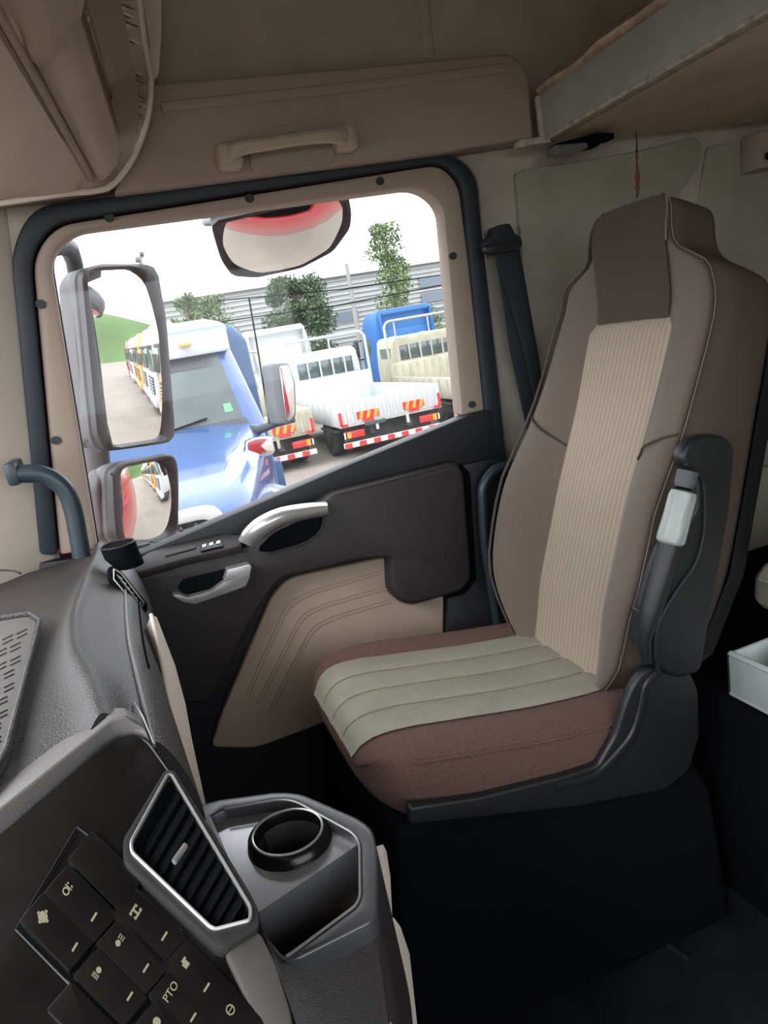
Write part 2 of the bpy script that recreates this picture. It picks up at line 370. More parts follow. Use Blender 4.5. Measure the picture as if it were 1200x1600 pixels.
# flat ledge that carries the switches
a = [ony(x, y, 1.50) for x, y in ((205, 886), (225, 866), (300, 845), (345, 836), (385, 832), (392, 852), (345, 862), (290, 873))]
led = [onp(x, y, ony(290, 868, 1.50), V((0, -.35, 1)).normalized()) for x, y in ((190, 892), (232, 862), (300, 840), (350, 832), (376, 836), (378, 852), (345, 860), (290, 872), (215, 894))]
LP0 = ony(290, 868, 1.50); LN = V((0, -.35, 1)).normalized()
LED = fin('switch_ledge', plate(nb(), led, -LN * .02), 'door', D, .004)
slp('blank_plate', [(257, 864), (306, 850), (306, 856), (258, 869)], LP0, LN, .003, 'door', LED, .0008, lift=.0025)
sw = slp('window_switch', [(313, 853), (347, 844), (349, 853), (314, 861)], LP0, LN, .006, 'gloss', LED, .001, lift=.004)
for cx in (319, 330, 341):
    slp('switch_symbol', [(cx - 3, 852.5 - (cx - 330) * .25), (cx + 3, 850.5 - (cx - 330) * .25), (cx + 3, 846.5 - (cx - 330) * .25), (cx - 3, 848.5 - (cx - 330) * .25)], LP0, LN, .001, 'symbolw', sw, 0, lift=.0055)
# leather insert and its stitching
INS = [(330, 1168), (345, 1120), (425, 930), (452, 903), (608, 870), (613, 930), (640, 948), (694, 930), (694, 1000), (660, 1060), (520, 1125), (400, 1170)]
ins = sl('leather_panel', INS, 1.545, .03, 'leather', D, .008, [10, 10, 25, 30, 6, 14, 14, 6, 10, 10, 40, 20], seg=3)
for path in (((608, 888), (480, 925), (447, 945), (408, 1030), (385, 1085)), ((607, 915), (500, 945), (468, 962), (428, 1045), (400, 1100)), ((607, 937), (520, 962), (485, 980), (445, 1060), (420, 1110))):
    q = fopen(path, 22)
    for dx in (0, 4):
        fin('stitching', tube(nb(), [ony(x + dx, y + dx, 1.5445) for x, y in q], .0011, 6), 'stitch', ins)
# pull handle
hp = spl([(388, 852), (395, 838), (412, 822), (440, 808), (475, 800), (512, 795)], 5)
bm = nb(); rings = []
for i, p in enumerate(hp):
    t = i / (len(hp) - 1); wdt = 17 - 6 * t; d = (hp[min(i + 1, len(hp) - 1)] - hp[max(i - 1, 0)]).normalized(); nn = V((-d.y, d.x))
    Y = 1.475 - .035 * math.sin(PI * min(1, t * 1.0)); q0 = p + nn * wdt; q1 = p - nn * wdt * .9
    A, B, C_ = ony(q0.x, q0.y, Y + .008), ony(p.x, p.y, Y - .012), ony(q1.x, q1.y, Y + .004)
    rings.append([A, A.lerp(B, .55) + V((0, -.006, 0)), B, B.lerp(C_, .5) + V((0, -.005, 0)), C_, C_ + V((0, .018, 0)), A + V((0, .018, 0))])
fin('pull_handle', loft(bm, rings), 'silver', D, .0, ang=50)
sl('handle_hollow_shade', fillet([(400, 862), (425, 835), (465, 815), (508, 806), (500, 832), (470, 850), (430, 862)], 12), 1.497, .008, 'black', blk, .0)  # flat black plate, its colour stands for the shade behind the handle
fin('hollow_rim', tube(nb(), [ony(x, y, 1.496) for x, y in fopen([(508, 800), (502, 832), (475, 850), (420, 865)], 14)], .0028, 8), 'door', blk)
# door opener
sl('opener_hollow_shade', fillet([(285, 905), (330, 895), (355, 888), (350, 905), (330, 925), (292, 930), (276, 920)], 8), 1.497, .008, 'black', blk, 0)  # opener recess as a flat plate, its shade painted black
OP = sl('door_opener', [(268, 930), (280, 928), (292, 934), (330, 924), (352, 908), (392, 898), (384, 916), (345, 930), (305, 944), (286, 941)], 1.478, .03, 'silverd', D, .005, 4, seg=3)
sl('opener_grip', [(356, 890), (390, 882), (393, 885), (390, 899), (350, 908)], 1.474, .03, 'silver', OP, .004, 2, seg=3)
# pressed maker letters
vs_, fs = textmesh('FAW')
bm = nb(); c0 = (686, 880)
flatshape(bm, vs_, fs, lambda a_, b_: ony(c0[0] + a_ * 30 + b_ * 3, c0[1] - a_ * 5.0 - b_ * 34, 1.4992), V((0, -1, 0)), .0022)
tag(fin('lettering', bm, 'door', blk, normals=False, smooth=False), 'three pressed capital letters')
# rear edge column of the door panel
sl('rear_column', [(700, 935), (728, 928), (745, 905), (735, 740), (722, 727), (775, 716), (792, 735), (835, 1100), (700, 1100)], 1.53, .04, 'doorblk', D, .008, 4)
# window pane
G = [(148, 866), (230, 866), (722, 656), (694, 316), (657, 289), (110, 360), (75, 402)]
bm = plate(nb(), [ony(x, y, 1.622) for x, y in fillet(G, [0, 0, 0, 30, 30, 30, 30])], (0, .004, 0)); struct('window_1', bm, 'glass', smooth=False)
# exterior skin of this truck (the mirrors show it)
hx = [V((p.x, 1.66, p.z)) for p in [ony(x, y, 1.64) for x, y in fillet(G, [0, 0, 0, 30, 30, 30, 30])]]
bm = plate(nb(), [V((-.5, 1.66, -.75)), V((2.0, 1.66, -.75)), V((2.0, 1.66, 2.3)), V((-.3, 1.66, 2.3)), V((-.5, 1.66, .9))], (0, .03, 0), [hx]); struct('wall_outside', bm, 'redpaint', .004)
# ------------------------------------------------------------------ roof handle
hd = thing('roof_grab_handle', 'beige moulded grab handle on the trim above the door window', 'handle', ony(450, 235, 1.5))
pth = spl([(352, 243), (372, 231), (420, 224), (470, 216), (515, 210), (545, 208)], 5); bm = nb()
Ys = [1.50, 1.49, 1.482, 1.48, 1.48, 1.482, 1.49, 1.50]
rings = []
for i, p in enumerate(pth):
    t = i / (len(pth) - 1); Y = 1.478 + .03 * (abs(2 * t - 1) ** 4); h = 11 + 7 * (abs(2 * t - 1) ** 3)
    c = ony(p.x, p.y + 4 * abs(2 * t - 1) ** 2, Y); u = ony(p.x, p.y - h, Y) - ony(p.x, p.y, Y); n_ = len(u) if False else u.length
    rings.append([c + V((0, .016 * math.cos(k * PI / 6), n_ * math.sin(k * PI / 6))) for k in range(12)])
fin('grip_bar', loft(nb(), rings), 'handle', hd)
for (x, y) in ((360, 243), (541, 214)):
    p = ony(x, y, 1.50); fin('end_mount', box(nb(), p + V((0, .012, 0)), (.05, .05, .05)), 'handle', hd, .014, 4)
# ================================================================== passenger seat
SY = 1.175                       # centre line of the seat
TH = math.radians(20)
BU = V((math.sin(TH), 0, math.cos(TH))); BN = V((-math.cos(TH), 0, math.sin(TH))); BO = V((.70, SY, .5))
def bp(v, s, w_): return BO + V((0, 1, 0)) * v + BU * s + BN * w_
def interp(tab, s):
    n = len(tab)
    if s <= tab[0][0]: return tab[0][1]
    if s >= tab[-1][0]: return tab[-1][1]
    sl_ = [(tab[i + 1][1] - tab[i][1]) / (tab[i + 1][0] - tab[i][0]) for i in range(n - 1)]
    def tan(i):
        if i == 0: return sl_[0]
        if i == n - 1: return sl_[-1]
        p, q = sl_[i - 1], sl_[i]
        return 0 if p * q <= 0 else 2 * p * q / (p + q)
    for i in range(n - 1):
        (a, x), (b, y) = tab[i], tab[i + 1]
        if s <= b:
            h = b - a; t = (s - a) / h; t2, t3 = t * t, t * t * t
            return (2 * t3 - 3 * t2 + 1) * x + (t3 - 2 * t2 + t) * h * tan(i) + (-2 * t3 + 3 * t2) * y + (t3 - t2) * h * tan(i + 1)
HW = [(-.03, .11), (.0, .125), (.06, .185), (.14, .24), (.3, .262), (.45, .252), (.6, .24), (.72, .235), (.77, .222), (.80, .212), (.82, .19), (.84, .138), (.855, .118), (.91, .108), (.935, .094), (.945, .072), (.958, .035)]
BB = [(-.03, .0), (.05, .04), (.2, .078), (.35, .08), (.5, .05), (.65, .03), (.8, .016), (.86, .0), (1, 0)]
W0 = [(-.03, -.01), (.08, .0), (.2, .012), (.35, .012), (.6, .0), (.75, .0), (.82, .022), (.88, .045), (.93, .050), (.955, .040), (.975, .015), (1, -.02)]
TK = [(-.03, .095), (.3, .112), (.6, .116), (.8, .112), (.835, .085), (.88, .056), (.95, .045), (1, .035)]
seat = thing('passenger_seat', 'brown and cream high backed passenger seat with a folded armrest beside the door', 'seat', (.5, SY, 0))
def backring(s, N=None):
    h = interp(HW, s); b = interp(BB, s); w0 = interp(W0, s); t = interp(TK, s); hi = min(.112, h * .8)
    half = [(0, w0), (hi * .6, w0), (hi * .96, w0 - .002), (hi + (h - hi) * .18, w0 + b * .35 + .002), (hi + (h - hi) * .45, w0 + b * .85), (hi + (h - hi) * .72, w0 + b * 1.0), (hi + (h - hi) * .9, w0 + b * .78), (h * .995, w0 + b * .35 - .012),
            (h, w0 - .035), (h * .99, -t * .75), (h * .94, -t * .97), (h * .6, -t - .006), (0, -t - .01)]
    pts = [bp(v, s, w_) for v, w_ in half] + [bp(-v, s, w_) for v, w_ in reversed(half[1:-1])]
    return pts
ss = [-.03, -.01, .02, .06, .1, .15, .2, .26, .32, .38, .44, .5, .56, .62, .67, .72, .75, .775, .8, .815, .83, .845, .86, .88, .9, .915, .93, .942, .951, .959]
bm = loft(nb(), [backring(s) for s in ss])
BK = fin('backrest', bm, 'brown', seat, ang=80)
md = BK.modifiers.new('s', 'SUBSURF'); md.levels = 1; md.render_levels = 1
# darker side facings, front edge on the seam: a skin a little proud of the back rest
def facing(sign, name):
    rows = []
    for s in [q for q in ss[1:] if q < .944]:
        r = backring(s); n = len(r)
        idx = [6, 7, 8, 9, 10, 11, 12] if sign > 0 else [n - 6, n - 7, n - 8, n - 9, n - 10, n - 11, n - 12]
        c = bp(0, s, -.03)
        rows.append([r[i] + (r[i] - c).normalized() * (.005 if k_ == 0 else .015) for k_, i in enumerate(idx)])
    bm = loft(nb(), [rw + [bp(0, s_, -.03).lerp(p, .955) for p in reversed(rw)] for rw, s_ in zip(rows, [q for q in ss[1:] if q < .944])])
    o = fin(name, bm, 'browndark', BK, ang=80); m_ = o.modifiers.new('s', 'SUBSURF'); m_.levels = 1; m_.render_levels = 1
    # seam and stitching along the front edge
    pth = [rw[0] + BN * .002 for rw in rows]
    for k in (0, 1):
        fin('seam', tube(nb(), [p + V((0, -.006 * k * sign * -1, 0)) for p in pth], .0022 if k == 0 else .0011, 6), 'browndark' if k == 0 else 'seam', o)
    return o
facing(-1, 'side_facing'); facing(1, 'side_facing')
# cream ribbed centre
def slab_on_back(name, s0, s1, hw, lift, m, n=24, parent=BK, thick=.012, taper=0):
    rows = []
    for i in range(n + 1):
        s = s0 + (s1 - s0) * i / n; w0 = interp(W0, s); e = .004 if 0 < i < n else -.004
        k = 1 - taper * max(0, (s - .91) / .05) ** 2 if taper else 1
        rows.append([bp(v * hw * k, s, w0 + lift * (1 - abs(v) ** 6 * .8) + e) for v in (-1, -.97, -.9, -.6, -.2, .2, .6, .9, .97, 1)])
    bm = loft(nb(), rows, closed=False); bmesh.ops.solidify(bm, geom=bm.faces[:], thickness=thick)
    return fin(name, bm, m, parent, ang=60)
ci = slab_on_back('centre_insert', .0, .742, .122, .004, 'cream')
hp_ = slab_on_back('headrest_panel', .732, .945, .105, .012, 'brown', taper=.42)
# headrest seam
pth = [bp(-.107 * (1 - .35 * max(0, (s - .91) / .05) ** 2), s, interp(W0, s) + .006) for s in [.86, .9, .915, .928, .936, .942]] 
pth += [] and [bp(v, .954, interp(W0, .950) + .004) for v in (-.05, 0, .05)]
fin('seam', tube(nb(), pth, .0022, 6), 'seam', hp_)
0 and fin('seam', tube(nb(), [bp(v, s, w_) for v, s, w_ in ((-.113, .862, .01), (-.15, .845, .004), (-.19, .82, .0), (-.215, .79, .006))], .0018, 6), 'seam', BK)
# cross seams of the bolsters
for sg in (-1, 1):
    pts = []
    for i in range(9):
        t = i / 8; s = .53 - .055 * t + (.0) if sg > 0 else .52 - .05 * t
        h = interp(HW, s); b = interp(BB, s); v = h * .93 - (h * .93 - .115) * t; prof = [(0, .35), (.28, 1.0), (.6, .8), (.85, .3), (1, .05)]
        pts.append(bp(sg * v, s, interp(W0, s) + b * interp([(0, .8), (.2, 1.03), (.5, .95), (.8, .45), (1, .12)], t) + .001))
    fin('cross_seam', tube(nb(), pts, .0024, 6), 'browndark', BK)
# black rear shell
rows = []
for s in [.0, .05, .15, .3, .5, .65, .75, .79]:
    h = interp(HW, s) * .97; t = interp(TK, s)
    rows.append([bp(v * h, s, -t - d) for v, d in ((-1.085, -.02), (-1.08, .014), (-1.0, .026), (0, .03), (1.0, .026), (1.08, .014), (1.085, -.02))])
bm = loft(nb(), rows, closed=False); bmesh.ops.solidify(bm, geom=bm.faces[:], thickness=.006); fin('back_shell', bm, 'armrest', BK, ang=60)
M['stripeseam'] = mat('stripe_seam_thread', (.24, .21, .16), .95)
# ---- cushion
CT = [(.205, .56), (.22, .588), (.245, .603), (.27, .606), (.4, .585), (.55, .556), (.7, .536), (.8, .53)]
CB = [(.205, .53), (.22, .50), (.26, .482), (.32, .472), (.5, .44), (.8, .42)]
CH = [(.205, .155), (.215, .19), (.235, .222), (.27, .243), (.32, .25), (.5, .256), (.66, .25), (.74, .23), (.8, .2)]
def cring(x):
    h, zt, zb = interp(CH, x), interp(CT, x), interp(CB, x)
    bl = .018 * min(1, max(0, (x - .24) / .1))
    half = [(0, zt), (.08, zt), (.135, zt), (.155, zt - .002), (.175, zt + bl * .6), (.205, zt + bl), (.228, zt + bl * .6 - .004), (h * .985, zt - .018), (h * 1.0, (zt + zb) / 2 + .01), (h * .985, zb + .02), (h * .93, zb + .004), (h * .7, zb), (0, zb)]
    k = h / .25
    half = [((v * k if v < .23 else v), z) for v, z in half]
    return [V((x, SY - v, z)) for v, z in half] + [V((x, SY + v, z)) for v, z in reversed(half[1:-1])]
xs = [.205, .211, .219, .23, .245, .262, .28, .32, .37, .42, .48, .54, .6, .66, .7, .74, .77, .8]
CU_ = fin('cushion', loft(nb(), [cring(x) for x in xs]), 'cushbrown', seat, ang=80)
md = CU_.modifiers.new('s', 'SUBSURF'); md.levels = 1; md.render_levels = 1
def seat_strip(v0, v1, name='cushion_stripe'):
    rows = []
    for i, x in enumerate([.209, .213, .220, .23, .245, .262, .28, .32, .37, .42, .48, .54, .6, .66, .7, .74, .77]):
        zt = interp(CT, x); k = interp(CH, x) / .25; k = k + (1 - k) * .45
        row = []
        for j in range(7):
            t = j / 6; e = .004 * (1 - (2 * t - 1) ** 6) + .0035
            row.append(V((x - (.004 if i == 0 else 0), SY + (v0 + (v1 - v0) * t) * k, zt + e)))
        rows.append(row)
    bm = loft(nb(), rows, closed=False); bmesh.ops.solidify(bm, geom=bm.faces[:], thickness=-.01)
    return fin(name, bm, 'creamseat', CU_, ang=60)
for k in range(4):
    a = -.155 + k * .0775; seat_strip(a + .0008, a + .0767)
for k in range(1, 4):
    v = -.155 + k * .0775
    fin('stripe_seam', tube(nb(), [V((x, SY + v * (interp(CH, x) / .25 * .55 + .45), interp(CT, x) + .0046)) for x in [.207, .212, .219, .23, .245, .262, .28, .32, .37, .42, .48, .54, .6, .66, .7]], .0013, 6), 'stripeseam', CU_)
# welt along the near and far bolster
for sg in (-1, 1):
    pts = [V((x, SY + sg * interp(CH, x) * .975, interp(CT, x) - .012)) for x in xs[6:-1]]
    fin('piping', tube(nb(), pts, .0028, 6), 'cushbrown', CU_)
# ---- side shield and seat base
YN = SY - .268
sh = [(1000, 1056), (1012, 1044), (1040, 1042), (1080, 1052), (1092, 1080), (1094, 1150), (1078, 1205), (1040, 1235), (900, 1262), (640, 1290), (640, 1262), (750, 1246), (885, 1212), (935, 1196), (962, 1150), (976, 1105), (988, 1075)]
SH = sl('side_shield', sh, YN, .018, 'armrest', seat, .010, [8] * 17, seg=4)
fin('shield_edge', tube(nb(), [ony(x, y, YN - .002) for x, y in fopen([(1030, 1050), (1010, 1068), (1002, 1110), (990, 1150), (955, 1190), (930, 1215), (870, 1230)], 25)], .008, 8, .6), 'armrest', SH)
bm = nb(); loft(bm, [[V((.24, SY - .19, .45)), V((.8, SY - .23, .45)), V((.8, SY + .23, .45)), V((.24, SY + .19, .45))], [V((.22, SY - .2, .3)), V((.86, SY - .24, .3)), V((.86, SY + .24, .3)), V((.22, SY + .2, .3))], [V((.2, SY - .22, .0)), V((.88, SY - .25, .0)), V((.88, SY + .25, .0)), V((.2, SY + .22, .0))]]); fin('seat_base', bm, 'black', seat, .02, 3)
# ---- folded armrest with its grip
YA = .892
AR = sl('armrest', [(1064, 722), (1070, 698), (1088, 682), (1118, 678), (1142, 686), (1150, 706), (1141, 800), (1118, 930), (1096, 1052), (1060, 1062), (1018, 1040), (1004, 1008), (1000, 965), (1020, 900), (1036, 850), (1088, 800), (1088, 745)], YA, .026, 'armrest', seat, .012, [14] * 17, seg=4)
fin('armrest_rib', tube(nb(), [ony(x, y, YA - .002) for x, y in spl([(1072, 725), (1092, 740), (1100, 770), (1099, 830), (1086, 880), (1055, 925), (1030, 970), (1022, 1010), (1028, 1050)], 5)], .0035, 8), 'armrest', AR)
fin('armrest_neck', tube(nb(), [ony(x, y, YA - .010) for x, y in ((1050, 845), (1036, 890), (1018, 950), (1004, 1000), (1010, 1035))], [.018, .019, .018, .013, .008], 16), 'armrest', AR)
g0, g1 = ony(1069, 766, YA - .018), ony(1046, 850, YA - .018); ax = (g1 - g0); L_ = ax.length; ax.normalize()
GK = thing('x', None, None, (0, 0, 0)); bpy.data.objects.remove(GK)
bm = nb(); rings = []
sd = ax.cross(V((0, -1, 0))).normalized(); fw = ax.cross(sd).normalized()
for t, r in ((0, .6), (.03, .9), (.12, 1), (.5, 1.0), (.85, 1.05), (.95, 1.02), (1, .8)):
    c = g0 + ax * L_ * t; ring = []
    for k in range(32):
        a = 2 * PI * k / 32; rr = .0215 * r * (1 - .2 * max(0, math.cos(7 * a)) ** 1.5 * (1 if .08 < t < .93 else 0)); ring.append(c + sd * rr * math.cos(a) + fw * rr * math.sin(a))
    rings.append(ring)
GR = fin('adjuster_grip', loft(bm, rings), 'grip', AR, ang=50)
c0 = ony(1072, 748, YA - .018)
fin('grip_cap', tube(nb(), [c0 - ax * .014, c0 - ax * .012, c0 + ax * .006, c0 + ax * .014], [.013, .0165, .0165, .014], 20), 'mgrey', GR)
fin('grip_ring', tube(nb(), [c0 + ax * .010, c0 + ax * .020], .012, 20), 'black', GR)
sl('hinge_cover', [(1000, 955), (1008, 950), (1014, 960), (1010, 1000), (1004, 1012), (996, 1000)], YA - .004, .02, 'armrest', AR, .003, 2)
# ================================================================== belt, bars
bt = thing('seat_belt', 'dark webbing seat belt hanging from a loop on the wall between door and seat', 'seat belt', ony(840, 690, 1.56))
bm = nb(); L1 = [ony(x, y, 1.545) for x, y in ((775, 392), (798, 545), (828, 690), (842, 780))]; L2 = [ony(x, y, 1.545) for x, y in ((812, 388), (840, 545), (862, 690), (872, 780))]
loft(bm, [[p, q, q + V((0, .006, 0)), p + V((0, .006, 0))] for p, q in zip(L1, L2)]); fin('webbing', bm, 'belt', bt, .001)
fin('webbing_fold', plate(nb(), [ony(x, y, 1.535) for x, y in ((771, 385), (806, 378), (822, 470), (848, 600), (862, 680), (850, 690), (822, 560))], (0, .004, 0)), 'belt', bt, .001)
sl('upper_anchor', [(758, 382), (762, 372), (772, 366), (776, 352), (798, 348), (806, 364), (816, 370), (816, 382), (806, 390), (786, 392), (766, 394)], 1.53, .045, 'belt', bt, .006, 4)
sl('belt_guide', [(757, 384), (816, 372), (818, 384), (806, 393), (768, 398), (758, 394)], 1.52, .02, 'armrest', bt, .005, 4)
hb = thing('pillar_grab_bar', 'blue black bent grab bar rising between the door and the seat back', 'grab bar', ony(780, 990, 1.5))
pp = fopen([(815, 722), (770, 732), (752, 760), (757, 850), (783, 1010)], 26, 8)
fin('bar', tube(nb(), [ony(x, y, 1.49) for x, y in pp], .0115, 14), 'tube', hb)
p = ony(826, 722, 1.54); fin('bar_foot', cyl(nb(), ony(812, 722, 1.49), p, .013, 14), 'tube', hb)
p = ony(783, 1010, 1.5); fin('bar_foot', box(nb(), p + V((0, .02, -.02)), (.05, .04, .05)), 'armrest', hb, .006)
ha = thing('windscreen_pillar_handle', 'blue black grab handle on the windscreen pillar behind the mirrors', 'grab handle', ony(120, 855, 1.45))
pp = fopen([(20, 741), (70, 739), (104, 765), (116, 800), (128, 870)], 30, 8)
fin('bar', tube(nb(), [ony(x, y, 1.43 + (.0)) for x, y in pp], .017, 14, .8), 'tube', ha)
q = ony(22, 740, 1.43); fin('mount', box(nb(), q + V((-.002, .03, 0)), (.022, .09, .042)), 'tube', ha, .006)
# ================================================================== dashboard
M['satdk'] = mat('satin_dark_grey', (.028, .027, .027), .42)
M['satmid'] = mat('satin_mid_grey', (.065, .065, .07), .3, metal=.2)
M['cheek'] = mat('cheek_plastic', (.075, .068, .062), .5)
dash = thing('dashboard', 'dark brown grained dashboard with a glossy switch panel and air vents', 'dashboard', (-.35, .9, 0))
def lerp(a, b, t): return a + (b - a) * t
def prof(Y, near=False):
    """cross profile of the dash at distance Y, from the windscreen to under the knee edge"""
    t = (1.5 - Y) / .87
    rx = interp([(0, -.125), (.5, -.135), (.68, -.125), (.85, -.10), (1, -.083)], t)
    zr = interp([(0, .925), (.3, .94), (.6, .952), (.9, .955), (1, .950)], t)
    cx = interp([(0, -.085), (.3, -.083), (.6, -.078), (.85, -.065), (1, -.056)], t)
    P = [(-.72, .90), (-.5, zr - .03), (rx - .13, zr - .022), (rx - .05, zr - .018), (rx - .026, zr - .012), (rx - .012, zr + .002), (rx - .002, zr + .004), (rx + .010, zr - .010), (cx - .012, zr - .028), (cx, zr - .036), (cx + .010, zr - .046), (cx + .022, zr - .075), (cx + .030, zr - .12), (cx + .028, zr - .16), (-.07, .72), (-.10, .5), (-.16, .3), (-.72, .25)]
    return [V((x, Y, z)) for x, z in P]
nearp = [(onz(x, y, .952).x, onz(x, y, .952).y) for x, y in ((-220, 1410), (0, 1245), (160, 1122), (190, 1113))]
nearp = [(-.80, -.02)] + nearp
def Ye(x):
    if x <= nearp[0][0]: return nearp[0][1]
    for (a, ya), (b, yb) in zip(nearp, nearp[1:]):
        if x <= b: return lerp(ya, yb, (x - a) / (b - a))
    return nearp[-1][1]
rows = []
for i in range(27):
    t = i / 26; Yr = lerp(1.56, .66, t); p = prof(Yr); row = []
    q = [p[0], p[0].lerp(p[1], .5), p[1], p[1].lerp(p[2], .33), p[1].lerp(p[2], .66)] + spl(p[2:14], 3) + p[14:]
    for v in q:
        k = 1 if v.x < -.13 else 0
        Y = lerp(1.56, Ye(v.x), t) if v.z > .85 else Yr
        z = v.z
        row.append(V((v.x, Y, z)))
    rows.append(row)
body = fin('dash_body', loft(nb(), rows), 'dash', dash, ang=70)
# soft rolled edge above the gloss panel
PA, PB, PC = onz(215, 1140, .94), onz(0, 1300, .94), onz(400, 1435, .87)
PN = (PB - PA).cross(PC - PA).normalized()
if PN.z < 0: PN = -PN
up_ = [onz(x, y, z) for x, y, z in ((-220, 1385, .925), (0, 1226, .932), (80, 1168, .936), (146, 1114, .931), (167, 1103, .944), (190, 1103, .957), (222, 1120, .938))]
md_ = [onz(x, y, z) for x, y, z in ((-220, 1430, .951), (0, 1262, .952), (88, 1192, .953), (146, 1146, .955), (170, 1126, .959), (196, 1118, .958), (226, 1134, .942))]
dn_ = [onz(x, y, z) for x, y, z in ((-220, 1470, .938), (0, 1302, .938), (96, 1220, .939), (160, 1162, .940), (182, 1147, .941), (212, 1140, .940), (232, 1150, .935))]
bm = nb(); loft(bm, [[a, b, c, c - V((0, 0, .04)), a - V((0, 0, .05))] for a, b, c in zip(up_, md_, dn_)]); be = fin('rolled_edge', bm, 'dashgrey', dash, .004, 3, ang=60)
# gloss panel body
GP = [(-220, 1465), (0, 1303), (180, 1150), (214, 1142), (236, 1160), (330, 1290), (400, 1405), (412, 1440), (452, 1560), (480, 1640), (500, 1800), (-220, 1900)]
gp = slp('switch_panel', GP, PA, PN, .13, 'gloss', dash, .004, [0, 0, 12, 12, 6, 0, 20, 0, 0, 0, 0, 0], seg=3)
slp('panel_cheek', [(350, 1485), (405, 1452), (430, 1500), (455, 1580), (470, 1700), (440, 1700), (400, 1600), (375, 1540)], PA, PN, .01, 'cheek', gp, .004, 12, lift=.004)
# side vent
VO = [(192, 1312), (258, 1203), (272, 1204), (400, 1412), (406, 1448), (352, 1482), (338, 1478), (194, 1345)]
VI = [(205, 1315), (262, 1210), (268, 1210), (392, 1418), (391, 1438), (336, 1452), (328, 1448), (206, 1332)]
va = fin('air_vent', plate(nb(), [onp(x, y, PA + PN * .010, PN) for x, y in fillet(VO, 10)], -PN * .014, [[onp(x, y, PA + PN * .010, PN) for x, y in fillet(VI, 7)]]), 'satdk', dash, .002)
slp('vent_well', fillet(VI, 7), PA, PN, .004, 'black', va, 0, lift=.001)
rimp = [onp(x, y, PA + PN * .011, PN) for x, y in fillet(VI, 7)]
fin('vent_rim', tube(nb(), rimp + [rimp[0]], .0014, 6), 'silverd', va)
def clip(poly, p, d):
    ts = []
    for i in range(len(poly)):
        a = V(poly[i]); b = V(poly[(i + 1) % len(poly)]); e = b - a; den = d.x * e.y - d.y * e.x
        if abs(den) < 1e-9: continue
        q = a - p; t = (q.x * e.y - q.y * e.x) / den; s = (q.x * d.y - q.y * d.x) / den
        if 0 <= s <= 1: ts.append(t)
    return (min(ts), max(ts)) if len(ts) > 1 else None
dv = V((.5, -.86)).normalized(); pv = V((dv.y * -1, dv.x)).normalized()
for k in range(-4, 6):
    p = V((300, 1350)) + V((17.5 * k * .86, 17.5 * k * .62)); c = clip([V(v) for v in VI], p, dv)
    if not c: continue
    a, b = p + dv * (c[0] + 3), p + dv * (c[1] - 3)
    A, B = (onp(q.x, q.y, PA + PN * .005, PN) for q in (a, b)); s_ = (B - A).normalized().cross(PN)
    fin('vent_slat', plate(nb(), [A + s_ * .0035, B + s_ * .0035, B - s_ * .0035 - PN * .003, A - s_ * .0035 - PN * .003], PN * .0012), 'black', va, 0)
A, B = onp(272, 1347, PA + PN * .012, PN), onp(290, 1321, PA + PN * .012, PN); fin('vent_slider', tube(nb(), [A, B], .0028, 8, .7), 'silverd', va)
# buttons
def button(x, y, hx=19, hy=34):
    e1 = V((20.5, -24)); e2 = V((41, 41)); c = V((x, y)); q = [c - e1 * .94 - e2 * .96, c + e1 * .94 - e2 * .96, c + e1 * .94 + e2 * .96, c - e1 * .94 + e2 * .96]
    return slp('switch_button', [tuple(v) for v in q], PA, PN, .006, 'gloss', gp, .0012, 4, lift=.004)
def icon(btn, x, y, polys, s=1.0, m='symbol', txt=None):
    e1 = V((.52, -.85)); e2 = V((-.74, -.67))
    f = lambda a, b: onp(x + (e1.x * a + e2.x * b) * s * .8, y + (e1.y * a + e2.y * b) * s * .8, PA + PN * .0042, PN)
    bm = nb()
    if txt: v_, f_ = textmesh(txt, 22); flatshape(bm, v_, f_, f, PN, .0004)
    for pl in polys: flatshape(bm, pl, [tuple(range(len(pl)))], f, PN, .0004)
    fin('button_symbol', bm, m, btn, smooth=False)
def bar(btn, x, y): icon(btn, x, y, [[(-9, -2), (9, -2), (9, 2), (-9, 2)]], 1.1)
def R(x0, y0, x1, y1): return [(x0, y0), (x1, y0), (x1, y1), (x0, y1)]
def disc(cx, cy, r, n=12): return [(cx + r * math.cos(2 * PI * k / n), cy + r * math.sin(2 * PI * k / n)) for k in range(n)]
def ringp(cx, cy, r, w_, n=12): return [[(cx + q * math.cos(2 * PI * j / n), cy + q * math.sin(2 * PI * j / n)) for j, q in ((k, r), (k + 1, r), (k + 1, r - w_), (k, r - w_))] for k in range(n)]
lamp = [disc(-6, 0, 6)] + [R(2, -6 + 5 * k, 12, -4 + 5 * k) for k in range(3)]
lampr = [disc(6, 0, 6)] + [R(-12, -7 + 4 * k, -2, -5 + 4 * k) for k in range(4)]
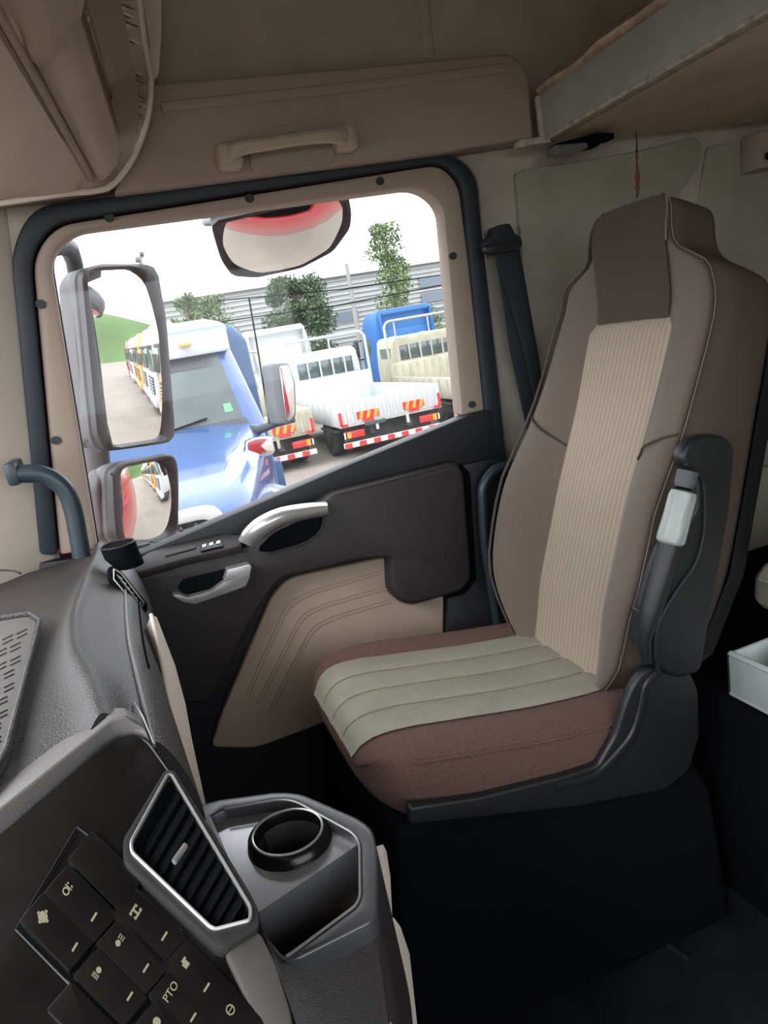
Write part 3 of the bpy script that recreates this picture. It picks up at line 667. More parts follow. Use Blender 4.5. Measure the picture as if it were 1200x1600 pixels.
BT = [((67, 1433), (117, 1480), [disc(0, 0, 11, 9), R(-3, -14, 3, -8), R(-14, -3, -8, 3), R(8, -3, 15, 3), R(-3, 8, 3, 14)], None), ((105, 1390), (147, 1433), ringp(-4, 0, 8, 3) + [R(4, -9, 6, 9), R(9, 3, 12, 7), R(9, -7, 12, -3)], None), ((143, 1337), None, [], None), ((183, 1290), None, [], None),
      ((152, 1520), (203, 1557), lampr, None), ((187, 1470), (228, 1513), lamp, None), ((212, 1425), (257, 1463), [R(-11, 5, 11, 9), R(-11, -9, 11, -5), R(-2, -5, 2, 5), R(-12, -9, -8, -3), R(8, -9, 12, -3), R(-12, 3, -8, 9), R(8, 3, 12, 9)], None),
      ((110, 1572), None, [], None), ((245, 1597), (286, 1640), [disc(0, 0, 9, 8)], None), ((267, 1550), (302, 1590), [], 'PTO'), ((290, 1505), (323, 1543), [R(-8, -8, 5, 4), R(-4, 4, 8, 9)], None), ((325, 1462), None, [], None), ((360, 1578), None, ringp(0, 0, 10, 2.5) + [R(-10, -1, 10, 1)], None)]
for (x, y), ind, pol, txt in BT:
    if (x, y) in ((325, 1462), (183, 1290)): continue
    b_ = button(x + 21, y + 22)
    if pol or txt: icon(b_, x, y, pol, 1.0, txt=txt)
    if ind: bar(b_, *ind)
# frames of the three banks of switches
for q in ([(55, 1455), (175, 1300)], [(136, 1545), (250, 1395)], [(228, 1625), (330, 1490)]):
    pass
for a, b in (((25, 1453), (120, 1293)), ((120, 1293), (190, 1345)), ((110, 1540), (25, 1453)), ((196, 1390), (120, 1535)), ((196, 1390), (285, 1455))):
    fin('bank_edge', tube(nb(), [onp(*a, PA + PN * .002, PN), onp(*b, PA + PN * .002, PN)], .0008, 6), 'gloss', gp)
# speaker grille inset in the dash top
GZ = .9365; gpl = [(-120, 1010), (0, 970), (44, 963), (57, 972), (8, 1165), (-60, 1300), (-200, 1300)]
fz = lambda q, z: onz(q[0], q[1], z)
sg_ = fin('speaker_grille', plate(nb(), [fz(q, .947) for q in fillet(gpl, 6)], (0, 0, -.03)), 'dashgrey', dash, .002)
rim = [fz(q, .948) for q in [(-120, 1008), (0, 966), (46, 959), (62, 970), (10, 1172), (-60, 1310)]]
fin('grille_lip', tube(nb(), rim, .004, 8, .6), 'dash', sg_)
bm = nb()
for r in range(9):
    for c in range(4):
        x = 42 - c * 22 - r * 5.0 - (r % 2) * 5; y = 985 + r * 21 + c * 9
        for dy in (0, 7):
            a, b = onz(x - 16, y + 6 + dy, .9475), onz(x, y - 2 + dy, .9475); d = (b - a).normalized().cross(V((0, 0, 1))) * .0007
            plate(bm, [a + d, b + d, b - d, a - d], (0, 0, .0006))
tag(fin('grille_slots', bm, 'black', sg_, smooth=False), kind='stuff')
# side air outlet by the door
def yz(px, py, X): return onx(px, py, X)
o1 = [(169, 886), (176, 884), (190, 892), (230, 942), (232, 952), (222, 962), (212, 955), (171, 905)]
PV = onz(200, 920, .905); NV = V((.25, -.85, .45)).normalized()
so_ = slp('side_outlet', o1, PV, NV, .02, 'black', dash, .002, 3, lift=.004)
ri = [onp(x, y, PV + NV * .0055, NV) for x, y in [(178, 889), (189, 895), (225, 942), (222, 948), (214, 948), (178, 905)]]
fin('outlet_rim', tube(nb(), ri + [ri[0]], .0013, 6), 'silverd', so_)
for k in range(6):
    t = (k + .5) / 6; c = V((184, 897)).lerp(V((219, 943)), t)
    slp('outlet_vane', [(c.x - 5, c.y - 4), (c.x + 5, c.y + 3), (c.x + 4, c.y + 7), (c.x - 1, c.y + 2)], PV, NV, .002, 'silverd', so_, 0, lift=.006)
# glove line on the falling face
gl = [(196, 940), (200, 985), (203, 1040), (212, 1075), (230, 1118)]
# beige lower knee panel seen on edge
kp = [(236, 958), (245, 962), (275, 1040), (291, 1100), (302, 1160), (324, 1262), (312, 1258), (290, 1222), (274, 1160), (258, 1050)]
P0_, N0_ = onz(262, 1060, .83), V((.93, -.2, .3)).normalized()
fk = lambda q, l=0: onp(q[0], q[1], P0_ + N0_ * l, N0_)
kn = fin('knee_trim', plate(nb(), [fk(q) for q in kp], V((-.03, .03, -.05))), 'beige', dash, .004, 3)
fin('knee_trim_edge', tube(nb(), [fk(q, .001) for q in spl([(236, 960), (256, 1050), (272, 1155), (288, 1218), (312, 1256)], 5)], .003, 8), 'beige', kn)
for i_, (dx_, dz_, r_, m__) in enumerate(((.001, -.036, .0022, 'dashgrey'), (.0165, -.060, .0016, 'black'))):  # paler grey tube paints the crease highlight; black tube is the glove gap
    pt = []
    for k in range(18 if i_ == 0 else 11):
        Yk = 1.24 - .035 * k; q = prof(Yk); pt.append(V((q[9].x + dx_ + .001, Yk, q[9].z + .036 + dz_ + .001)))
    fin('crease_line', tube(nb(), pt, r_, 6), m__, body)
fin('trim_blade', tube(nb(), [onz(209, 1096, .925), onz(222, 1122, .93), onz(240, 1162, .93)], [.0008, .004, .001], 8, .5), 'silver', dash)
# ------------------------------------------------------------------ console wing with the cup tray
con = None
TZ = .80
TO = [(300, 1262), (345, 1250), (436, 1238), (470, 1241), (562, 1281), (582, 1297), (590, 1330), (589, 1425), (578, 1440), (462, 1498), (440, 1500), (380, 1440)]
TI = [(330, 1275), (350, 1265), (437, 1250), (462, 1253), (552, 1303), (562, 1318), (563, 1402), (556, 1416), (462, 1486), (446, 1497), (400, 1440)]
f = lambda q, z=TZ: onz(q[0], q[1], z)
o_ = [f(q) for q in fillet(TO, [0, 0, 18, 14, 14, 12, 16, 14, 14, 14, 8, 0])]; i_ = [f(q) for q in fillet(TI, [0, 6, 14, 14, 10, 10, 12, 12, 10, 8, 0])]
bodyo = [f(q, TZ - .006) for q in fillet(TO, [0, 0, 18, 14, 14, 12, 16, 14, 14, 14, 8, 0])]
bm = nb(); 
plate(bm, bodyo, (0.012, 0, -.60), [[V((p.x, p.y, TZ - .006)) for p in i_]])
con = tag(fin('console', bm, 'door', dash, .003), 'black console end with a raised cup ring and a deep bin')
tr = fin('tray_rim', plate(nb(), o_, (0, 0, -.022), [i_]), 'satmid', con, .0035, 3)
fin('rim_edge_line', tube(nb(), [p + V((0, 0, .0008)) for p in i_[4:-4]], .0012, 6), 'silverd', con)
deck = [(345, 1262), (440, 1248), (565, 1305), (570, 1312), (412, 1420), (395, 1430), (360, 1360), (330, 1280)]
dz = .788
hole = [onz(453 + 52 * math.cos(a), 1317 + 34 * math.sin(a) - 10 * math.cos(a), dz) for a in [2 * PI * k / 36 for k in range(36)]]
M['deck'] = mat('satin_grey_deck', (.38, .38, .40), .2, metal=.6)
dk = fin('tray_deck', plate(nb(), [onz(x, y, dz) for x, y in deck], (0, 0, -.12), [hole]), 'deck', con, .0)
cx = sum((p for p in hole), V((0, 0, 0))) / 36
ringo = [cx + (p - cx) * 1.22 for p in hole]
loftr = [[cx + (p - cx) * 1.27, cx + (p - cx) * 1.2 + V((0, 0, .010)), cx + (p - cx) * 1.06 + V((0, 0, .012)), cx + (p - cx) * 1.0 + V((0, 0, .006)), p - V((0, 0, .08))] for p in hole]
cr = fin('cup_ring', loft(nb(), loftr + [loftr[0]], closed=False), 'gloss', con, ang=60, normals=True)
rr_ = [cx + (p - cx) * 1.045 + V((0, 0, .0125)) for p in hole]; fin('bright_ring', tube(nb(), rr_ + [rr_[0]], .0012, 6), 'silver', con)
fin('cup_floor', plate(nb(), [p - V((0, 0, .08)) for p in hole], (0, 0, -.01)), 'black', con)
bn = [(395, 1425), (412, 1418), (568, 1308), (575, 1320), (576, 1410), (450, 1505), (430, 1500)]
bm = nb(); plate(bm, [onz(x, y, .70) for x, y in bn], (0, 0, -.01)); fin('bin_floor', bm, 'black', con)
# lower console wall below the tray towards the driver
lw = [(400, 1425), (440, 1500), (462, 1500), (589, 1428), (640, 1800), (480, 1800), (455, 1600)]
P1, N1 = onz(500, 1500, .785), V((.35, -.75, .55)).normalized()
slp('console_front', lw, P1, N1, .05, 'door', con, .006, seg=3)
# beige facings on the outer flank
for poly, zz in (([(598, 1318), (604, 1330), (610, 1370), (614, 1450), (640, 1700), (612, 1700), (604, 1480)], .74), ([(614, 1432), (626, 1448), (640, 1490), (652, 1600), (664, 1700), (632, 1700), (622, 1500)], .66)):
    P2, N2 = onz(poly[1][0], poly[1][1], zz), V((.85, -.45, .25)).normalized()
    slp('flank_trim', poly, P2, N2, .02, 'beige', con, .003, 3)
# black cup holder on the dash end
cp = thing('cup_holder', 'round black cup holder standing at the window corner of the dashboard', 'cup holder', ony(196, 885, 1.36))
YC = 1.36; c0 = ony(184, 851, YC); r0 = (ony(212, 851, YC) - c0).length
rg = []
for z, k, x_, w_ in ((0, 1.0, 0, 0), (-.02, .99, .002, 0), (-.03, .93, .006, 0), (-.045, .8, .012, 0), (-.045, .5, .012, 0)):
    rg.append([c0 + V((x_ + r0 * k * math.cos(a), r0 * k * math.sin(a), z)) for a in [2 * PI * j / 32 for j in range(32)]])
for z, k in ((-.04, .5), (-.02, .93), (0, .94)): rg.insert(0, [c0 + V((r0 * k * math.cos(a), r0 * k * math.sin(a), z)) for a in [2 * PI * j / 32 for j in range(32)]])
fin('cup_shell', loft(nb(), rg), 'black', cp, ang=50)
fin('cup_rim', tube(nb(), [p + V((0, 0, .001)) for p in [c0 + V((r0 * .97 * math.cos(a), r0 * .97 * math.sin(a), 0)) for a in [2 * PI * j / 32 for j in range(33)]]], .0018, 6), 'door', cp)
# thin cable on the windscreen ledge
tag(fin('cable', tube(nb(), [onz(x, y, .955) for x, y in spl([(-30, 892), (0, 891), (20, 892), (32, 896)], 4)], .0022, 6), 'charmd'), 'thin black cable lying at the windscreen edge of the dashboard', 'cable')
# ================================================================== overhead console above the windscreen
oh = thing('overhead_console', 'beige moulded overhead locker with curved flaps above the windscreen pillar', 'locker', (-.1, 1.3, 1.55))
def sheet(name, cols, m, parent, th=.012, bevel=.0):
    """surface through columns of (px, py, Y): each column one curve, same count"""
    rows = [[ony(*q) for q in spl_(c)] for c in cols]; bm = nb(); loft(bm, rows, closed=False)
    bmesh.ops.solidify(bm, geom=bm.faces[:], thickness=th); return fin(name, bm, m, parent, bevel, ang=60)
def spl_(c): return [tuple(v) for v in spl(c, 6)]
def edge(a, b, Ya=1.5, Yb=1.1, n=4):
    """straight world line between a sight point on y=Ya and one on y=Yb, run on a little"""
    A, B = ony(*a, Ya), ony(*b, Yb); return [A.lerp(B, t) for t in [k / n for k in range(n + 1)]] + [A + (B - A) * ((Ya - y) / (Ya - Yb)) for y in (.7, .2)]
def ruled(name, lines, m, th=.01, parent=None, close=None, ang=60):
    bm = nb(); loft(bm, lines, closed=False); bmesh.ops.solidify(bm, geom=bm.faces[:], thickness=th); return fin(name, bm, m, parent or oh, 0, ang=ang)
# lower flap: big flat beige panel
E1 = edge((137, 284), (-18, 30)); E2 = edge((132, 298), (-60, 0)); E0 = edge((0, 312), (-200, 300), 1.47, 1.1); Em = edge((70, 306), (-120, 180), 1.485, 1.1)
ruled('lower_flap', [E0, Em, edge((118, 300), (-70, 60), 1.495, 1.1), edge((137, 284), (-22, 22), 1.50, 1.1)], 'beige')
# rounded rail between flaps
ruled('shadow_gap', [edge((138, 282), (-12, 22), 1.52, 1.12), edge((150, 276), (10, 10), 1.53, 1.13)], 'mauve')
fin('rail', tube(nb(), edge((143, 279), (0, 22), 1.495, 1.10), .0065, 10), 'mauve', oh)
# middle sun-blind shaped flap
F = [edge((151, 280), (10, 15), 1.5, 1.15), edge((160, 283), (40, 5), 1.48, 1.12), edge((172, 272), (75, 0), 1.47, 1.12), edge((184, 258), (105, 0), 1.48, 1.13), edge((191, 240), (124, 25), 1.50, 1.2)]
ruled('middle_flap', F, 'beige')
# upper roll that overlaps the middle flap
P = [[ony(x, y, Y) for x, y, Y in ((-40, -30, 1.10), (0, 18, 1.14), (30, 70, 1.18), (48, 96, 1.20))], [ony(x, y, Y) for x, y, Y in ((20, -40, 1.02), (40, 10, 1.08), (58, 60, 1.12), (62, 101, 1.17))], [ony(x, y, Y) for x, y, Y in ((80, -40, 1.02), (85, 5, 1.08), (84, 52, 1.13), (84, 90, 1.18))], [ony(x, y, Y) for x, y, Y in ((130, -40, 1.12), (132, 0, 1.14), (127, 28, 1.18), (114, 58, 1.22))]]
P = [[q[0] + (q[0] - q[1]) * 2.5] + q for q in P]
ruled('upper_roll', P, 'beige', .015)
# recess behind the flaps, then the outer shell with its curved edge
ruled('inner_gap', [edge((194, 238), (126, 22), 1.55, 1.25), edge((176, 160), (130, 10), 1.57, 1.27)], 'mauve')
O1 = spl([(130, 18), (150, 75), (172, 150), (186, 205), (190, 244), (180, 262)], 5)
O2 = spl([(214, 0), (226, 70), (233, 130), (228, 190), (205, 248), (174, 286)], 5)
rows = []
for a, b in zip(O1, O2):
    A, B = ony(a.x, a.y, 1.56), ony(b.x, b.y, 1.50); rows.append([A, A.lerp(B, .35) + V((0, -.004, 0)), A.lerp(B, .7) + V((0, -.008, 0)), B, B + V((.002, .06, 0))])
ruled('outer_shell', rows, 'beige', .006)
rimp = spl([(216, -20), (227, 70), (236, 130), (229, 192), (206, 250), (176, 288), (150, 298), (100, 303), (0, 318), (-40, 322)], 6)
fin('shell_lip', tube(nb(), [ony(p.x, p.y, 1.497) for p in rimp], .0052, 8), 'beige', oh)
bm = nb(); plate(bm, [ony(x, y, 1.51) for x, y in ((120, -60), (214, -60), (234, 70), (232, 190), (206, 248), (172, 288), (100, 300), (-60, 316), (-60, 200), (60, 200), (150, 240), (176, 150))], (0, .08, 0)); fin('locker_end', bm, 'mauve', oh)
# second rounded piece beside it
sl('roof_cheek', [(216, -40), (252, -40), (252, 60), (248, 115), (240, 125), (236, 110)], 1.52, .07, 'beige', oh, .01, [0, 0, 8, 8, 5, 0], seg=3)
# ================================================================== upper bunk
bk = thing('upper_bunk', 'raised upper bunk with a grey front board and plastic wrapped mattress', 'bunk', (1.4, .6, 1.6))
f1, f2 = V((1.02, 1.515, 1.613)), V((1.245, .46, 1.70)); dirb = (f2 - f1); nside = V((dirb.y, -dirb.x, 0)).normalized() * -1
if nside.x > 0: nside = -nside
H = .10
g1, g2 = f1 + V((0, 0, .088)), f2 + V((0, 0, .125))
bm = nb(); loft(bm, [[f1, f1 - nside * .02, g1 - nside * .02, g1], [f2, f2 - nside * .02, g2 - nside * .02, g2]]); FB = fin('front_board', bm, 'bunkface', bk, .002)
bm = nb(); e = nside * .003; loft(bm, [[a + e, a + e + V((0, 0, .010)), a - nside * .03 + V((0, 0, .010)), a - nside * .03] for a in (f1 - V((0, 0, .009)), f2 - V((0, 0, .009)))]); fin('board_lip', bm, 'bunklip', FB, .002)
bm = nb(); bb(bm, 0, .012, -.006, .006, 0, .088); bmesh.ops.translate(bm, verts=bm.verts, vec=f1 + nside * .006); fin('board_end', bm, 'bunklip', FB, .002)
u1, u2 = f1 - nside * .01 - V((0, 0, .004)), f2 - nside * .01 - V((0, 0, .004))
bm = nb(); plate(bm, [u1, u2, V((1.95, .46, 1.70)), V((1.95, 1.55, 1.613)), V((1.12, 1.55, 1.61))], (0, 0, .02)); fin('under_board', bm, 'bunkunder', bk, .003)
rows = []
for i in range(25):
    t = i / 24; a = g1.lerp(g2, t); w_ = .012 * math.sin(i * 2.1) + .008 * math.sin(i * 5.3); h = .026 + .018 * t + .006 * math.sin(i * 1.7) + .02 * t
    rows.append([a - nside * .005, a + nside * (.004 + w_ * .3) + V((0, 0, h * .5)), a - nside * .02 + V((0, 0, h + .004)), a - nside * .25 + V((0, 0, h + .02)), a - nside * .5 + V((0, 0, h + .02)), a - nside * .5])
fin('mattress', loft(nb(), rows), 'wrap', bk, ang=60)
lt = thing('bunk_latch', 'black strap latch in crinkled clear wrap under the end of the upper bunk', 'latch', ony(905, 235, 1.5))
sl('strap', [(868, 224), (900, 216), (930, 208), (960, 207), (960, 217), (938, 220), (936, 228), (915, 231), (868, 234)], 1.49, .03, 'black', lt, .003, 2)
sl('wrap', [(867, 226), (917, 222), (920, 230), (900, 238), (870, 241)], 1.48, .04, 'clearp', lt, .005, 3)
hk = sl('wall_hook', [(810, 220), (820, 217), (830, 216), (855, 212), (862, 222), (840, 224), (816, 230), (810, 230)], 1.5, .02, 'bunklip', None, .003, 2)
tag(hk, 'small bent metal bracket between trim board and upper bunk', 'bracket')
# beaded charm hanging on the wall behind the head rest
ch = thing('hanging_charm', 'thin red beaded charm hanging from the upper bunk above the seat', 'charm', ony(995, 300, 1.45))
fin('cord', tube(nb(), [ony(994, 206, 1.45), ony(995, 225, 1.45), ony(995, 310, 1.45)], .0016, 6), 'charmd', ch)
for y, r in ((236, .0032), (246, .0036), (256, .0028), (263, .0036), (272, .0055), (280, .006), (288, .0045), (294, .0055), (302, .0035)):
    p = ony(995 + (1 if y > 260 else 0), y, 1.45); b_ = nb(); bmesh.ops.create_uvsphere(b_, u_segments=10, v_segments=8, radius=r); bmesh.ops.scale(b_, verts=b_.verts, vec=(1, 1, 1.5)); bmesh.ops.translate(b_, verts=b_.verts, vec=p)
    fin('bead', b_, 'charmr' if y > 242 else 'charmd', ch)
# hardware at the far right
kb = thing('wall_catch', 'brown wall catch with a black knob below the upper bunk', 'catch', ony(1205, 262, 1.5))
sl('catch_plate', [(1186, 204), (1225, 200), (1225, 258), (1186, 264)], 1.53, .06, 'mauve', kb, .006)
b_ = nb(); cyl(b_, ony(1203, 243, 1.51), ony(1203, 243, 1.54), .011); fin('knob', b_, 'black', kb, .002)
# ================================================================== lower bunk and the white tray at the right edge
lb = thing('lower_bunk_cushion', 'cream vinyl lower bunk cushion with piped edge behind the seat', 'cushion', (1.35, .9, .55))
p0 = ony(1172, 925, 1.05); bm = nb(); rings = []
for i, (y, gx) in enumerate(((1.06, .02), (1.055, .008), (1.04, 0), (.9, 0), (.5, 0), (-.2, 0))):
    s_ = 0
    x0 = p0.x + .006 + gx; z0 = .572 + gx; z1 = .668 - gx
    rings.append([V((x0, y, z0 + .02)), V((x0 + .018, y, z0)), V((1.9, y, z0)), V((1.9, y, z1)), V((x0 + .03, y, z1)), V((x0 + .006, y, z1 - .02))])
fin('pad', loft(nb(), rings), 'bench', lb, .01, 3)
fin('piping', tube(nb(), [V((p0.x + .005, 1.03, .645)), V((p0.x + .005, .9, .645)), V((p0.x + .005, -.2, .645))], .004, 8), 'bench', lb)
fin('piping', tube(nb(), [V((p0.x + .012, 1.04, 0.61)), V((p0.x + .004, .9, 0.61)), V((p0.x + .004, -.2, .59))], .0025, 8), 'bench', lb)
wt = thing('white_tray', 'white open plastic storage tray under the lower bunk cushion', 'tray', (1.0, .8, .45))
YT = .98; c = [ony(1135, 1020, YT), ony(1142, 1080, YT)]; zt_, zb_ = c[0].z, c[1].z; x0 = c[0].x
bm = nb(); bb(bm, x0, x0 + .008, .35, YT, zb_, zt_); bb(bm, x0, x0 + .30, YT - .008, YT, zb_, zt_); bb(bm, x0 + .292, x0 + .30, .35, YT, zb_, zt_); bb(bm, x0, x0 + .30, .35, .358, zb_, zt_); bb(bm, x0, x0 + .30, .35, YT, zb_ - .006, zb_ + .004)
fin('tray_shell', bm, 'trayw', wt, .0025)
fin('tray_lip', tube(nb(), [V((x0 + .004, YT - .006, zt_)), V((x0 + .004, .35, zt_))], .006, 8), 'trayw', wt)
bm = nb(); bb(bm, x0 + .05, x0 + .22, .5, YT - .06, zb_ + .01, zt_ + .008); tag(fin('white_box', bm, 'trayw', None, .006, 3), 'white rounded box lying in the plastic storage tray', 'box')
bm = nb(); bb(bm, x0 - .02, 1.9, .3, 1.54, 0, zb_ - .012); tag(fin('bench_base', bm, 'black', None, .01), 'black bench box below the white storage tray', 'bench')
# raised ribs pressed into the floor mat
for a, b in (((930, 1400), (1078, 1500)), ((705, 1428), (930, 1400)), ((720, 1400), (1110, 1285))):
    fin('floor_rib', tube(nb(), [onz(*a, .002), onz(*b, .002)], .006, 10, 1, up=(0, 0, 1)), 'floor', FLOOR)
bm = nb(); rings = []
for x, y in ((640, 1290), (668, 1385), (694, 1450), (706, 1490), (712, 1600)):
    p = onz(x, y, .25); rings.append([p + V((-.10, 0, -.25)), p + V((-.06, 0, -.02)), p + V((-.01, 0, .0)), p + V((.02, .0, -.012)), p + V((.05, 0, -.25))])
# ================================================================== outside: yard, mirrors, trucks, trees, buildings
GZ0 = -1.2
bm = nb(); bb(bm, -80, 120, -60, 75, GZ0 - .1, GZ0); tag(fin('ground', bm, 'ground', None, origin=(0, 0, GZ0 - .1)), kind='structure')
# ---- door mirrors
def mirror(name, label, housing_px, glass_px, P0, n, R, depth, rim_m='mblack', rim=.012, vr=20):
    n = V(n).normalized(); P0 = V(P0); t = thing(name, label, 'mirror', P0 - V((0, 0, .2)))
    f = lambda q, l=0: onp(q[0], q[1], P0 + n * l, n)
    gl_ = [f(q) for q in fillet(glass_px, vr)]; c = sum(gl_, V((0, 0, 0))) / len(gl_)
    ho = [f(q) for q in fillet(housing_px, vr)]; ch_ = sum(ho, V((0, 0, 0))) / len(ho)
    # rim: from the glass edge out to the housing edge, then the bowl of the housing behind it
    m_ = min(len(gl_), len(ho))
    rings = [[c + (p - c) * .985 - n * .006 for p in gl_], [p + n * .002 for p in gl_]]
    def resample(pp, N):
        pp = pp + [pp[0]]; L_ = [0]
        for a, b in zip(pp, pp[1:]): L_.append(L_[-1] + (b - a).length)
        o = []; j = 0
        for i in range(N):
            d = L_[-1] * i / N
            while L_[j + 1] < d: j += 1
            o.append(pp[j].lerp(pp[j + 1], (d - L_[j]) / max(1e-9, L_[j + 1] - L_[j])))
        return o
    def polar(pp, cc, N):
        u = (CR - n * CR.dot(n)).normalized(); v = n.cross(u); o = []
        for i in range(N):
            a = 2 * PI * i / N; d = u * math.cos(a) + v * math.sin(a); best = 0
            for j in range(len(pp)):
                A = pp[j] - cc; B = pp[(j + 1) % len(pp)] - cc; ax_, ay = A.dot(u), A.dot(v); bx, by = B.dot(u), B.dot(v); dx, dy = math.cos(a), math.sin(a); ex, ey = bx - ax_, by - ay; den = dx * ey - dy * ex
                if abs(den) < 1e-12: continue
                tt = (ax_ * ey - ay * ex) / den; s = (ax_ * dy - ay * dx) / den
                if -1e-6 <= s <= 1 + 1e-6 and tt > best: best = tt
            o.append(cc + d * best)
        return o
    N = 64; g = polar(gl_, c, N); h = polar(ho, c, N)
    bm = nb(); loft(bm, [[c + (p - c) * .99 - n * .03 for p in g], [p + n * .001 for p in g], [a.lerp(b, .5) + n * rim for a, b in zip(g, h)], [b + n * rim * .6 for b in h], [b - n * .02 for b in h]], cap=False)
    hm = fin('mirror_rim', bm, rim_m, t, ang=60)
    hc = c * .0 + ch_
    bm = nb(); loft(bm, [[b - n * .01 for b in h], [hc + (b - hc) * 1.0 - n * (depth * .4) for b in h], [hc + (b - hc) * .93 - n * (depth * .75) for b in h], [hc + (b - hc) * .75 - n * (depth * .95) for b in h], [hc + (b - hc) * .3 - n * depth for b in h]]); fin('housing', bm, 'mgrey', t, ang=60)
    # convex glass
    u = (CR - n * CR.dot(n)).normalized(); bm = nb(); rr = []
    mean = sum((p - c).length_squared for p in g) / N
    bul = lambda p: p + n * ((mean - (p - c).length_squared) / (2 * R))
    cen = bm.verts.new(bul(c)); prev = None
    for k in range(1, 17):
        ring = [bm.verts.new(bul(c + (p - c) * (k / 16))) for p in g]
        for i in range(N):
            j = (i + 1) % N
            if prev is None: bm.faces.new((cen, ring[i], ring[j]))
            else: bm.faces.new((prev[i], ring[i], ring[j], prev[j]))
        prev = ring
    bm.normal_update()
    for fc in bm.faces:
        if fc.normal.dot(n) < 0: fc.normal_flip()
    fin('mirror_face', bm, 'mirror', t, ang=180, normals=False)
    return t
MN = V((.735, -.678, -.022))
m1 = mirror('main_mirror', 'tall grey door mirror reflecting a row of parked trucks', [(124, 424), (150, 413), (225, 413), (243, 420), (257, 500), (271, 680), (262, 692), (165, 706), (150, 690), (137, 560)], [(134, 424), (205, 420), (228, 440), (246, 520), (258, 684), (172, 698), (160, 600)], (.0, 2.05, 1.3), MN, 2.5, .10, vr=11)
m2 = mirror('wide_angle_mirror', 'squarish grey wide angle mirror under the tall door mirror', [(172, 735), (190, 722), (262, 711), (274, 722), (276, 760), (275, 830), (262, 842), (190, 850), (178, 840), (174, 790)], [(188, 736), (200, 728), (258, 718), (266, 728), (271, 800), (268, 832), (240, 846), (194, 848), (190, 790)], (.0, 2.02, .94), V((.76, -.64, -.10)), .42, .09, vr=9)
n1 = MN.normalized()
# outer housing shells seen to the left of the faces
def hshell(t, px, P0, n, off, dep, m='mgrey', bev=.012):
    n = V(n).normalized(); bm = plate(nb(), [onp(x, y, V(P0) - n * off, n) for x, y in fillet(px, 12)], -n * dep); return fin('housing_cover', bm, m, t, bev, 3)
hshell(m1, [(112, 440), (128, 418), (160, 420), (170, 690), (150, 700), (138, 690), (122, 560)], (.0, 2.05, 1.3), MN, .03, .05)
hshell(m2, [(152, 760), (160, 735), (185, 728), (200, 840), (178, 850), (162, 840)], (.0, 2.02, .94), V((.76, -.64, -.10)), .03, .05)
# dark lid over the corner of the wide angle mirror
nn2 = V((.76, -.64, -.10)).normalized(); 
fin('mirror_hood', tube(nb(), [onp(x, y, V((.0, 2.02, .94)) + nn2 * .016, nn2) for x, y in spl([(176, 742), (190, 727), (225, 719), (256, 713), (270, 718), (274, 740)], 5)], .007, 8), 'mblack', m2)
arm = thing('mirror_arm', 'curved dark arm and post that carries the door mirrors', 'mirror arm', (-.12, 1.75, .85))
fin('arm_post', tube(nb(), [ony(x, y, 2.16) for x, y in ((143, 640), (150, 720), (160, 800), (175, 860))], [.035, .038, .036, .03], 14, .7), 'mgrey', arm)
fin('arm_top', tube(nb(), [ony(68, 384, 1.85), ony(92, 380, 1.95), ony(108, 388, 2.05), ony(116, 410, 2.14), ony(120, 440, 2.18), ony(130, 520, 2.18), ony(142, 640, 2.17)], [.03, .027, .024, .022, .022, .025, .03], 14), 'mblack', arm)
kn_ = V((-.05, -.64, -.77))
km = mirror('kerb_mirror', 'wide kerb mirror hanging above the door window', [(330, 345), (420, 325), (543, 300), (549, 330), (547, 355), (520, 392), (470, 418), (400, 433), (362, 430), (345, 405), (334, 370)], [(334, 352), (420, 332), (540, 309), (544, 330), (541, 352), (515, 387), (468, 411), (400, 427), (366, 424), (350, 402)], (.45, 1.96, 1.52), kn_, .50, .07, vr=8, rim=.006)
fin('mirror_lid', plate(nb(), [ony(x, y, 1.93) for x, y in fillet([(328, 345), (335, 335), (400, 322), (500, 298), (530, 290), (516, 318), (470, 334), (400, 348), (334, 354)], 6)], (0, .16, .03)), 'mblack', km, .01, 3)
fin('mirror_bracket', tube(nb(), [ony(440, 318, 1.96), ony(436, 280, 1.9), ony(430, 240, 1.68)], .02, 12), 'mblack', km)
